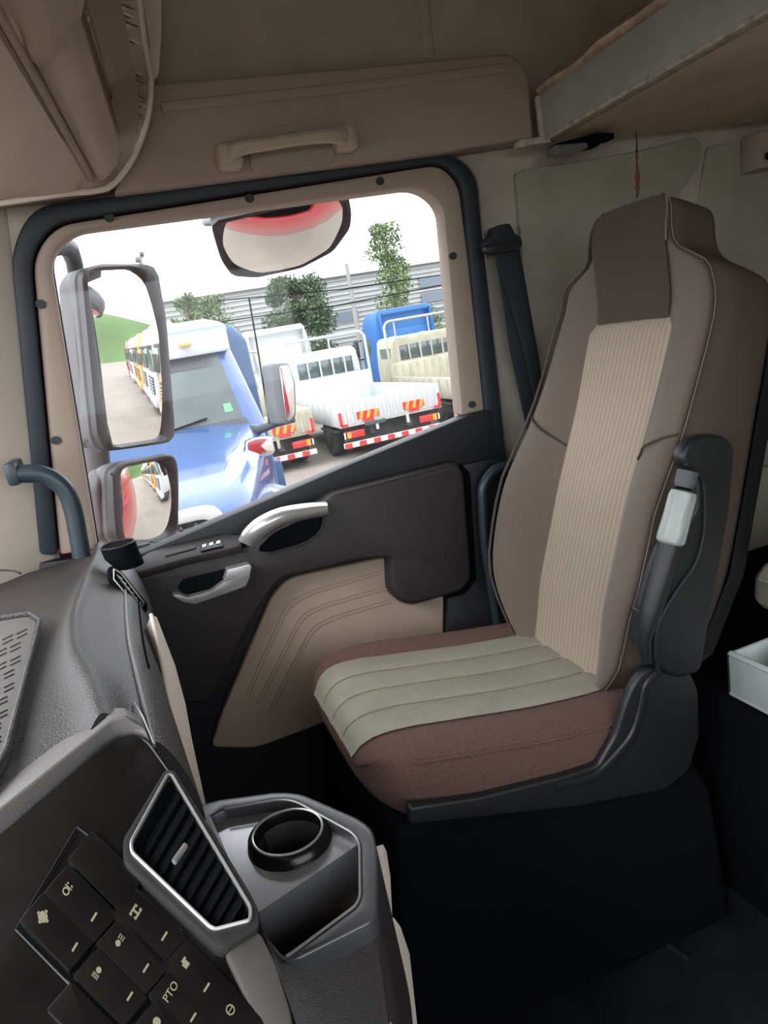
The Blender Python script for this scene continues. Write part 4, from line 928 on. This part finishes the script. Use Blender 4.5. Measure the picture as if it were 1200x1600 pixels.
# ---- trucks
def wheel(par, c, r=.48, wd=.28, name='wheel'):
    bm = nb(); c = V(c); X = V((wd / 2, 0, 0)); tube(bm, [c - X, c - X * .8, c + X * .8, c + X], [r * .93, r, r, r * .93], 24); o = fin(name, bm, 'tyre', par, ang=40)
    for s in (-1, 1): fin('hub', tube(nb(), [c + X * s * .9, c + X * s * 1.04], r * .5, 16), 'chassis', o)
    return o
def lbox(name, par, x0, x1, y0, y1, z0, z1, m, bev=.0, base=None):
    o = worldloc(par) if base is None else base; bm = nb(); bb(bm, o.x + x0, o.x + x1, o.y + y0, o.y + y1, o.z + z0, o.z + z1); return fin(name, bm, m, par, bev)
def flatbed(loc, rz, col, label, crest=2.60, bedh=.50):
    t = thing('flatbed_truck', label, 'truck', loc, 'parked flatbed trucks in the yard'); o = V(loc); W = 1.16; L_ = 4.3; zf = .72; zt = zf + bedh
    lbox('bed_floor', t, -W, W, 0, L_, zf, zf + .06, 'icegreen' if col == 'whitep' else col)
    tg = lbox('tailgate', t, -W, W, -.02, .02, zf - .02, zt, col, .008)
    for k in range(14): lbox('rib', tg, -W + .12 + k * .16, -W + .17 + k * .16, -.035, -.018, zf + .04, zt - .05, col)
    for s in (-1, 1):
        sb = lbox('side_board', t, s * W - .02, s * W + .02, .02, L_, zf, zt, col, .006)
        for k in range(8): lbox('rib', sb, s * W + s * .015, s * W + s * .035, .3 + k * .5, .36 + k * .5, zf + .04, zt - .05, col)
        for x_ in (s * W - s * .04,):
            lbox('corner_reflector', tg, x_ - .03, x_ + .03, -.045, -.034, zf + .02, zf + .3, 'redl'); lbox('corner_reflector', tg, min(x_, x_ - s * .14), max(x_, x_ - s * .14), -.045, -.034, zf + .0, zf + .05, 'redl')
        cx = s * .52
        bp_ = lbox('warning_plate', tg, cx - .24, cx + .24, -.045, -.036, zf + .10, zf + .25, 'redl')
        for k in range(3):
            bm = nb(); x_ = o.x + cx - .2 + k * .16; y_ = o.y - .047
            plate(bm, [V((x_, y_, o.z + zf + .10)), V((x_ + .07, y_, o.z + zf + .10)), V((x_ + .12, y_, o.z + zf + .25)), V((x_ + .05, y_, o.z + zf + .25))], (0, .004, 0)); fin('plate_stripe', bm, 'orangel', bp_)
        lbox('plate_reflector', tg, cx - .12, cx + .12, -.045, -.036, zf + .03, zf + .09, 'redl')
        tl = lbox('tail_light', t, s * .86 - .22, s * .86 + .22, .0, .05, .46, .6, 'redl', .01); lbox('indicator', tl, s * .86 - (.2 if s < 0 else -.08), s * .86 + (-.08 if s < 0 else .2), -.01, .01, .47, .59, 'orangel')
        lbox('light_end', tl, s * .86 + s * .2 - .03, s * .86 + s * .2 + .03, -.01, .01, .47, .59, 'whitel')
        lbox('hinge_tab', tg, s * .35 - .03, s * .35 + .03, -.04, -.02, zf - .18, zf + .0, col)
        for yy in (1.0, 2.0): lbox('mudguard', t, s * .95 - .2, s * .95 + .2, yy - .6, yy + .6, .58, .62, 'chassis') if yy == 1.0 else None
        wheel(t, o + V((s * .92, 1.1, .46)), .44, .42); wheel(t, o + V((s * .92, 5.2, .46)), .44, .3)
        lbox('chassis_rail', t, s * .42 - .06, s * .42 + .06, .1, 6.2, .45, .68, 'chassis')
        lbox('rack_side', t, s * W - .03, s * W + .03, L_ - .05, L_ + .02, zf, crest - .12, col, .01)
    lbox('under_frame', t, -1.0, 1.0, .3, .36, .2, .68, 'chassis')
    lbox('number_plate', tg, -.62, -.15, -.05, -.04, zf - .06, zf + .01, 'tglass')
    bmp = lbox('rear_bumper', t, -1.12, 1.12, -.02, .06, .27, .37, 'whitel', .006)
    for k in range(7): lbox('bumper_stripe', bmp, -1.12 + k * .32, -.96 + k * .32, -.028, -.018, .27, .37, 'redl')
    hbd = lbox('headboard', t, -W, W, L_ - .04, L_, zf, zf + .85, col if col != 'whitep' else 'icegreen', .006)
    for k in range(10): lbox('rib', hbd, -W + .1 + k * .23, -W + .15 + k * .23, L_ - .06, L_ - .035, zf + .08, zf + .79, col if col != 'whitep' else 'icegreen')
    zr = crest; bm = nb(); pth = fopen([(-W, zf + .5), (-W, zr), (W, zr), (W, zf + .5)], .22, 6); tube(bm, [o + V((x_, L_ - .02, z)) for x_, z in pth], .035, 10); rk = fin('rack', bm, col, t)
    for k in range(6): lbox('rack_post', rk, -W + .30 + k * .34 - .018, -W + .30 + k * .34 + .018, L_ - .03, L_, zf + .8, zr - (.45 if k % 3 else .02), col)
    lbox('rack_rail', rk, -W, W, L_ - .035, L_ + .005, zf + .83, zf + .87, col)
    # cab
    bm = nb(); y0 = L_ + .12; hw_ = .98
    loft(bm, [[o + V((x_ * k, y, z)) for x_, y, z in ((-hw_, y0, z0), (-hw_, y0 + 1.6, z0), (hw_, y0 + 1.6, z0), (hw_, y0, z0))] for z0, k in ((.5, 1), (1.4, 1.0), (1.85, .97), (2.18, .92), (2.27, .82))]); cb = fin('cab', bm, col, t, .05, 3)
    cw = lbox('rear_window', cb, -.76, .76, y0 - .012, y0 + .06, 1.62, 2.02, 'tglass', .006)
    for s in (-1, 1): lbox('side_window', cb, s * hw_ * .96 - .02, s * hw_ * .96 + .02, y0 + .3, y0 + 1.2, 1.5, 1.98, 'tglass')
    t.rotation_euler.z = math.radians(rz)
    return t
flatbed((5.05, 14.0, GZ0), 0, 'whitep', 'white flatbed truck showing its tailgate with two red and yellow warning plates')
flatbed((8.05, 14.6, GZ0), -2, 'creamp', 'cream flatbed truck at the rear edge of the door window', 2.72)
flatbed((2.28, 14.3, GZ0), 0, 'creamp', 'cream flatbed truck half hidden by the blue truck and its mirror', 2.55)
# ---- cab-over tractors
def caboff(loc, rz, col, label, group, high=.35):
    t = thing('tractor_truck', label, 'truck', loc, group); o = V(loc); hw_ = 1.22
    bm = nb(); sec = [(.55, 0, 1), (1.1, -.03, 1.0), (1.7, .0, .99), (2.55, .14, .95), (2.85 + high * .5, .32, .9), (3.0 + high, .6, .82)]
    loft(bm, [[o + V((-hw_ * k, y, z)), o + V((-hw_ * k * .86, y - .10, z)), o + V((0, y - .16, z)), o + V((hw_ * k * .86, y - .10, z)), o + V((hw_ * k, y, z)), o + V((hw_ * k, 2.1, z)), o + V((-hw_ * k, 2.1, z))] for z, y, k in sec]); cb = fin('cab', bm, col, t, .05, 2)
    bm = nb(); loft(bm, [[o + V((-hw_ * k * .9, y - .115, z)), o + V((0, y - .19, z)), o + V((hw_ * k * .9, y - .115, z)), o + V((hw_ * k * .9, y + .05, z)), o + V((-hw_ * k * .9, y + .05, z))] for z, y, k in ((1.62, .0, .99), (2.45, .12, .95))]); fin('windscreen', bm, 'tglass', cb, .02)
    gr = lbox('grille', cb, -.75, .75, -.22, -.1, .75, 1.4, 'chassis', .02)
    for k in range(5): lbox('grille_bar', gr, -.7, .7, -.25, -.21, .8 + k * .12, .84 + k * .12, col)
    bmp = lbox('front_bumper', t, -hw_, hw_, -.28, .3, .3, .68, col, .05)
    for s in (-1, 1):
        lbox('headlamp', bmp, s * .92 - .2, s * .92 + .2, -.3, -.2, .42, .6, 'whitel', .03)
        lbox('cab_step', t, s * 1.05 - .15, s * 1.05 + .15, .2, .9, .35, .5, 'chassis')
        lbox('side_window', cb, s * 1.19 - .02, s * 1.19 + .02, .35, 1.2, 1.65, 2.3, 'tglass', .01)
        lbox('door_mirror', t, s * 1.42 - .1, s * 1.42 + .1, -.12, .0, 1.65, 2.3, 'mblack', .03); lbox('mirror_stay', t, min(s * 1.15, s * 1.42), max(s * 1.15, s * 1.42), -.06, -.02, 2.25, 2.3, 'mblack')
        wheel(t, o + V((s * 1.0, .9, .5)), .5, .3); wheel(t, o + V((s * .95, 4.6, .5)), .5, .5)
        lbox('chassis_rail', t, s * .42 - .06, s * .42 + .06, .3, 5.6, .6, .85, 'chassis')
        lbox('roof_fairing_side', cb, s * .98 - .03, s * .98 + .03, 1.9, 2.35, 1.9, 2.9 + high, col, .01)
    lbox('visor', cb, -1.0, 1.0, -.16, .2, 2.5, 2.62, 'chassis' if col != 'whitep' else 'mblack', .02)
    fr = lbox('rear_panel', cb, -.85, .85, 2.08, 2.13, 1.5, 2.5, col, .02)
    lbox('rear_rail', cb, -1.0, 1.0, 2.2, 2.3, 2.9 + high * .6, 3.0 + high * .6, col, .01)
    for s in (-1, 1): lbox('corner_bracket', fr, s * .6 - .12, s * .6 + .12, 2.12, 2.15, 2.2, 2.25, 'whitel')
    t.rotation_euler.z = math.radians(rz); return t
T1 = caboff((5.3, 26.9, GZ0), 178, 'whitep', 'white high roofed tractor cab seen from behind over the flatbeds', None, .25)
caboff((10.3, 27.2, GZ0), 177, 'brightblue', 'bright blue tractor cab seen from behind near the tall tree', None, .25)
base = {}
row = [('whitep', 6.6), ('orangep', 10), ('whitep', 13.4), ('whitep', 16.8), ('orangep', 20.2), ('orangep', 23.6), ('whitep', 27), ('whitep', 30.4), ('redpaint', 34)]
gn = 'parked trucks reflected in the door mirrors'
for i, (c_, x_) in enumerate(row):
    LAB = ['white tractor truck nearest to the mirrors in the reflected row', 'first orange tractor truck in the reflected row, beside the nearest white one', 'white tractor truck standing just past the first orange one in the reflected row', 'white tractor truck just before the pair of orange ones in the reflected row', 'orange tractor truck of the reflected pair, on the side of the white trucks', 'orange tractor truck of the reflected pair, on the far side', 'white tractor truck just past the orange pair in the reflected row', 'white tractor truck next to the red one in the reflected row', 'red tractor truck at the far end of the reflected row']
    if c_ not in base: base[c_] = caboff((x_, 4.5, GZ0), 0, c_, LAB[i], gn)
    else: q = copytree(base[c_]); q['label'] = LAB[i]; q.location = (x_, 4.5 + .1 * math.sin(i * 3), GZ0)
# ---- blue bonneted truck
bt_ = thing('bonneted_truck', 'blue bonneted truck with a white sun visor facing the cab', 'truck', (.22, 5, GZ0)); o = V((.22, 0, 0))
def nx(Y): return -.11 * max(0, 7.2 - Y)
def ring_at(Y, hw_, z0, zt, cr, r=.15): # cross section ring: flat , crowned top
    pts = [(-hw_, z0), (-hw_, zt - r), (-hw_ * .97, zt - r * .4), (-hw_ * .86, zt), (-hw_ * .45, zt + cr * .8), (0, zt + cr), (hw_ * .45, zt + cr * .8), (hw_ * .86, zt), (hw_ * .97, zt - r * .4), (hw_, zt - r), (hw_, z0)]
    return [V((o.x + nx(Y) + x_, Y, z)) for x_, z in pts]
hood = fin('bonnet', loft(nb(), [ring_at(4.78, .52, -.9, .24, .02), ring_at(4.88, .62, -.9, .31, .03), ring_at(5.2, .72, -.9, .375, .04), ring_at(6.0, .86, -.9, .50, .05), ring_at(6.9, .98, -.9, .61, .06), ring_at(7.2, 1.0, -.9, .63, .06)]), 'bluepaint', bt_, .0, ang=50)
for s in (-1, 1):
    fin('bonnet_crease', tube(nb(), [V((o.x + nx(y) + s * w_ , y, z)) for w_, y, z in ((.40, 4.9, .30), (.55, 5.6, .45), (.74, 6.7, .585))], .012, 6), 'bluepaint', hood)
    # wings
    bm = nb(); x0, x1 = o.x + s * .66, o.x + s * 1.08
    loft(bm, [[V((x0 + nx(y), y, zb)), V((x0 + nx(y), y, z)), V(((x0 + x1) / 2 + nx(y), y, z + .03)), V((x1 + nx(y), y, z - .06)), V((x1 + nx(y), y, zb))] for y, z, zb in ((4.95, -.2, -.7), (5.05, .0, -.45), (5.4, .14, -.15), (5.9, .16, -.08), (6.3, .05, -.25), (6.6, -.15, -.7))]); fin('front_wing', bm, 'bluepaint', bt_, .03, ang=50)
    wheel(bt_, (o.x - .12 + s * .88, 5.75, GZ0 + .5), .5, .3)
    fin('headlamp', box(nb(), (o.x - .22 + s * .80, 4.98, -.08), (.26, .16, .22)), 'chrome', bt_, .04, 3)
gs = fin('grille_surround', plate(nb(), [V((o.x - .30 + x_, 4.70, z)) for x_, z in fillet([(-.50, -.75), (-.50, .345), (.50, .345), (.50, -.75)], [0, .15, .15, 0])], (0, .12, 0), [[V((o.x - .30 + x_, 4.70, z)) for x_, z in fillet([(-.43, -.70), (-.43, .27), (.43, .27), (.43, -.70)], [0, .12, .12, 0])]]), 'whitep', bt_, .015)
gr = fin('grille', box(nb(), (o.x - .30, 4.80, -.22), (.90, .06, 1.0)), 'chassis', gs)
for k in range(10): fin('grille_bar', box(nb(), (o.x - .30, 4.75, -.6 + k * .09), (.88, .03, .035)), 'mgrey', gr)
for k in range(9): fin('grille_bar', box(nb(), (o.x - .70 + k * .1, 4.75, -.2), (.02, .03, .9)), 'mgrey', gr)
fin('front_bumper', box(nb(), (o.x - .26, 4.8, -.88), (2.2, .3, .3)), 'whitep', bt_, .05)
# cab
def cabring(z, yf, hw_, yb=8.4): return [V((o.x - hw_, yb, z)), V((o.x - hw_, yf + .12, z)), V((o.x - hw_ * .86, yf, z)), V((o.x + hw_ * .86, yf, z)), V((o.x + hw_, yf + .12, z)), V((o.x + hw_, yb, z))]
cb = fin('cab', loft(nb(), [cabring(-.8, 7.15, 1.03), cabring(.55, 7.05, 1.03), cabring(1.40, 7.45, .88), cabring(1.56, 7.62, .80)]), 'bluepaint', bt_, .04, 3)
def wp(x_, z, d=.015): t = (z - .55) / .85; return V((o.x + x_, 7.05 + .40 * t - d, z))
ws = fin('windscreen', plate(nb(), [wp(-.80, .64), wp(.80, .64), wp(.72, 1.36), wp(-.72, 1.36)], (0, .03, 0)), 'wind', cb, .0)
fin('sun_band', plate(nb(), [wp(-.70, 1.22, .02), wp(.62, 1.22, .02), wp(.66, 1.35, .02), wp(-.70, 1.35, .02)], (0, .004, 0)), 'mblack', ws)
fin('scuttle', plate(nb(), [wp(-.84, .58, .05), wp(.84, .58, .05), wp(.82, .68, .03), wp(-.82, .68, .03)], (0, .04, 0)), 'mblack', ws, .01)
fin('steering_wheel', tube(nb(), [V((o.x + .30 + .2 * math.cos(a), 7.6, .80 + .09 * math.sin(a))) for a in [2 * PI * k / 20 for k in range(21)]], .015, 6), 'black', cb) if False else None
fin('green_sticker', plate(nb(), [wp(.64, .76, .02), wp(.72, .76, .02), wp(.71, .84, .02), wp(.64, .84, .02)], (0, .003, 0)), 'sticker', ws)
fin('wiper', tube(nb(), [wp(-.1, .66, .05), wp(.45, .74, .04)], .01, 6), 'black', ws)
vr = fin('sun_visor', loft(nb(), [[V((o.x + x_, 7.30 + abs(x_) ** 3 * .12, z)) for x_ in (-.86, -.8, -.5, 0, .5, .8, .86)] + [V((o.x + x_, 7.52 + abs(x_) ** 3 * .1, z + .02)) for x_ in (.86, .8, .5, 0, -.5, -.8, -.86)] for z in (1.34, 1.40, 1.56)]), 'whitep', bt_, .02)
lbm = nb(); box(lbm, (o.x + .42, 7.27, 1.46), (.12, .05, .035)); fin('marker_lamp', lbm, 'orangel', vr, .01)
# tall sleeper behind the cab
sl_ = fin('sleeper', loft(nb(), [[V((o.x - h, 8.0 + d, z)), V((o.x + h, 8.0 + d, z)), V((o.x + h, 9.6, z)), V((o.x - h, 9.6, z))] for z, h, d in ((-.8, 1.18, 0), (1.45, 1.15, 0), (1.62, 1.02, .06), (1.68, .9, .2))]), 'bluedk', bt_, .06, 3)
fin('roof_cap', loft(nb(), [[V((o.x - h, y0, z)), V((o.x + h, y0, z)), V((o.x + h * .9, 9.5, z)), V((o.x - h * .9, 9.5, z))] for z, h, y0 in ((1.55, .95, 7.7), (1.66, .9, 7.85), (1.72, .75, 8.1))]), 'bluepaint', bt_, .05, 3)
fin('roof_deflector', loft(nb(), [[V((o.x - h - .25, y0, z)), V((o.x + h - .1, y0, z)), V((o.x + h - .1, 9.0, z)), V((o.x - h - .25, 9.0, z))] for z, h, y0 in ((1.66, .6, 7.9), (1.76, .5, 8.2))]), 'whitep', bt_, .03, 3)
# its own side mirror: tall chrome backed shell
sm = onp(435, 610, (0, 6.3, 0), V((0, 1, 0)))
tmm = fin('side_mirror', plate(nb(), [ony(x, y, 6.35) for x, y in fillet([(423, 568), (452, 566), (463, 600), (464, 650), (455, 662), (436, 664), (430, 640)], 6)], (-.06, .16, 0)), 'mgrey', bt_, .03, 3)
fin('mirror_chrome', plate(nb(), [ony(x, y, 6.33) for x, y in fillet([(436, 572), (451, 570), (460, 602), (461, 648), (452, 658), (447, 655)], 5)], (0, .02, 0)), 'chrome', tmm, .01)
fin('mirror_stalk', tube(nb(), [ony(460, 655, 6.4), ony(430, 662, 6.5), ony(405, 672, 6.7), ony(388, 672, 6.95)], [.03, .035, .04, .05], 10), 'mblack', bt_)
cmir = fin('wing_mirror', plate(nb(), [ony(x, y, 6.0) for x, y in fillet([(384, 690), (400, 684), (425, 682), (431, 705), (424, 712), (386, 716)], 5)], (0, .12, 0)), 'chrome', bt_, .03, 3)
fin('wing_mirror_arm', tube(nb(), [ony(388, 716, 6.0), ony(372, 735, 5.9), ony(352, 758, 5.8), ony(344, 785, 5.7), ony(348, 805, 5.7)], [.03, .04, .05, .04, .02], 10), 'mgrey', bt_)
fin('aerial', tube(nb(), [ony(389, 465, 6.4), ony(405, 560, 6.5), ony(421, 662, 6.5)], .008, 6), 'black', bt_)
fin('side_pipe', box(nb(), (o.x + 1.05, 8.3, -.2), (.3, 1.2, .6)), 'bluedk', bt_, .05)
# ---- building, poles, trees
B = thing('warehouse', 'long pale grey ribbed warehouse with strip windows behind the trucks', 'building', (6, 40, GZ0))
def Bx(name, x0, x1, y0, y1, z0, z1, m, par=None): bm = nb(); bb(bm, x0, x1, y0, y1, z0, z1); return fin(name, bm, m, par or B)
Bx('wall', -12, 60, 40, 58, 1.0, 4.7, 'bwall'); Bx('lower_wall', -12, 60, 40.6, 58, GZ0, 1.0, 'bwhite')
for k in range(14): Bx('cladding_rib', -12, 60, 39.9, 40, 1.1 + k * .26, 1.14 + k * .26, 'bwhite')
for x0, x1, z0 in ((9.6, 11.8, 2.2), (12.1, 13.4, 2.2), (14.5, 19, 1.5), (17.5, 22, 3.4), (17.5, 22, 2.5), (2, 5, 2.2), (-6, -2, 2.2), (24, 30, 2.4)):
    f_ = Bx('window_band', x0, x1, 39.86, 39.95, z0, z0 + .55, 'bdark')
Bx('canopy', -12, 60, 38.4, 40, .85, 1.05, 'pole'); Bx('cornice', -12.1, 60.1, 39.7, 58, 4.7, 4.85, 'bwhite')
for x0 in (10.6, 15.8, 20.5, 26): Bx('doorway', x0, x0 + 2.0, 40.45, 40.62, GZ0, .7, 'bdark')
for i, (x, y, w_, h, lab) in enumerate(((410, 545, 5, 0, ''),)): pass
an = thing('white_annex', 'white block with a dark steel frame beside the warehouse trees', 'building', (9.5, 37, GZ0)); bm = nb(); bb(bm, 7.6, 13.6, 37, 38.2, GZ0, .65); fin('wall', bm, 'bwhite', an)
for k in range(3):
    bm = nb(); bb(bm, 8.2 + k * 1.8, 9.0 + k * 1.8, 36.95, 37, -.6, .3); fin('window', bm, 'bdark', an)
def pole(px, py0, py1, Y, r, label, arms=False):
    a, b = ony(px, py0, Y), ony(px, py1, Y); b = V((a.x, Y, GZ0)); o_ = thing('utility_pole', label, 'pole', b); fin('shaft', tube(nb(), [b, a], [r, r * .7], 10), 'pole', o_)
    if arms:
        fin('camera_arm', box(nb(), a, (.25, .05, .05)), 'pole', o_)
        for s in (-1, 1): fin('camera', box(nb(), a + V((s * .08, 0, .08 * s)), (.12, .2, .1)), 'mgrey', o_, .02)
    return o_
PO = pole(541, 412, 0, 30, .12, 'tall plain pole between the two larger trees, carrying dark overhead wires'); pole(218, 402, 0, 22.5, .08, 'pole with two yard cameras above the tall door mirror', True)
wr = PO
for a, b in (((330, 505), (720, 440)), ((330, 585), (720, 540)), ((340, 470), (720, 425))):
    fin('wire', tube(nb(), [ony(*a, 29.9), ony((a[0] + b[0]) / 2, (a[1] + b[1]) / 2 + 5, 29.9), ony(*b, 29.9)], .025, 6), 'black', wr)
def tree(px, ptop, Y, hw_, label, m, n=2600, z0=.2, shape='round', lf=.16, seed=1):
    top = ony(px, ptop, Y); bs = V((top.x, Y, GZ0)); rnd = random.Random(seed); t = thing('tree', label, 'tree', bs, 'trees in front of the warehouse')
    bm = nb(); tube(bm, [bs, bs.lerp(top, .5) + V((.05, 0, 0)), bs.lerp(top, .93)], [.14, .09, .02], 8)
    lumps = []
    for k in range(34):
        u = rnd.random(); zz = z0 + (top.z - z0) * u
        rad = hw_ * (math.sqrt(max(.02, 1 - (2 * u - 1) ** 2)) if shape == 'round' else (1 - u) ** .55 * (.8 + .2 * math.sin(u * 9 + seed)) + .06)
        a = rnd.random() * 2 * PI; r = rad * math.sqrt(rnd.random()) * .85; c = V((top.x + r * math.cos(a), Y + r * math.sin(a), zz)); lumps.append((c, (hw_ * (.38 if shape == 'round' else .22)) * (.6 + .6 * rnd.random())))
        st_ = V((top.x, Y, max(GZ0 + .8, zz - .5))); tube(bm, [st_, st_.lerp(c, .6) + V((0, 0, .1)), c], [.035, .02, .008], 5)
    fin('trunk', bm, 'bark', t)
    bm = nb()
    for k in range(n):
        c, r = lumps[rnd.randrange(len(lumps))]; d = V((rnd.gauss(0, 1), rnd.gauss(0, 1), rnd.gauss(0, 1))).normalized() * r * rnd.random() ** .4
        p = c + d; s = lf * (.5 + rnd.random()); a = V((rnd.gauss(0, 1), rnd.gauss(0, 1), rnd.gauss(0, 1))).normalized(); b = a.cross(V((rnd.gauss(0, 1), rnd.gauss(0, 1), 1))).normalized()
        if p.z > top.z: continue
        q = [bm.verts.new(p + a * s), bm.verts.new(p + b * s * .45), bm.verts.new(p - a * s), bm.verts.new(p - b * s * .45)]; bm.faces.new(q)
    tag(fin('foliage', bm, m, t, normals=False, smooth=False), kind='stuff')
tree(452, 430, 33, 1.75, 'dense rounded green tree right beside the kerb mirror', 'leafdk', 16000, -.9, lf=.085, seed=3)
tree(595, 350, 33.6, 3.0, 'tall sparse tree with a thin pointed top near the warehouse', 'leaf', 8500, -.6, 'cone', lf=.085, seed=5)
tree(282, 445, 26, 1.3, 'small pointed tree above the roof of the blue truck', 'leaf', 5000, -.2, 'cone', lf=.075, seed=9)
tree(322, 464, 32, 1.5, 'low green bush like tree above the roof of the blue truck', 'leaf', 6500, .0, lf=.08, seed=11)
tree(92, 496, 24, .8, 'small tree behind the post of the door mirror', 'leaf', 3500, .0, lf=.08, seed=12)
# hillside far behind the trucks (the tall mirror shows it)
bm = nb(); rings = []
for i in range(9):
    u = i / 8; rings.append([V((85 + 30 * u, -50 + 10 * j, GZ0 + (19 * math.sin(PI * u / 1.6)) * (.65 + .35 * math.sin(j * .35 + 1)))) for j in range(16)])
loft(bm, rings, closed=False); bmesh.ops.solidify(bm, geom=bm.faces[:], thickness=.5)
tag(fin('ground_hill', bm, 'hill', None, ang=180), kind='structure')
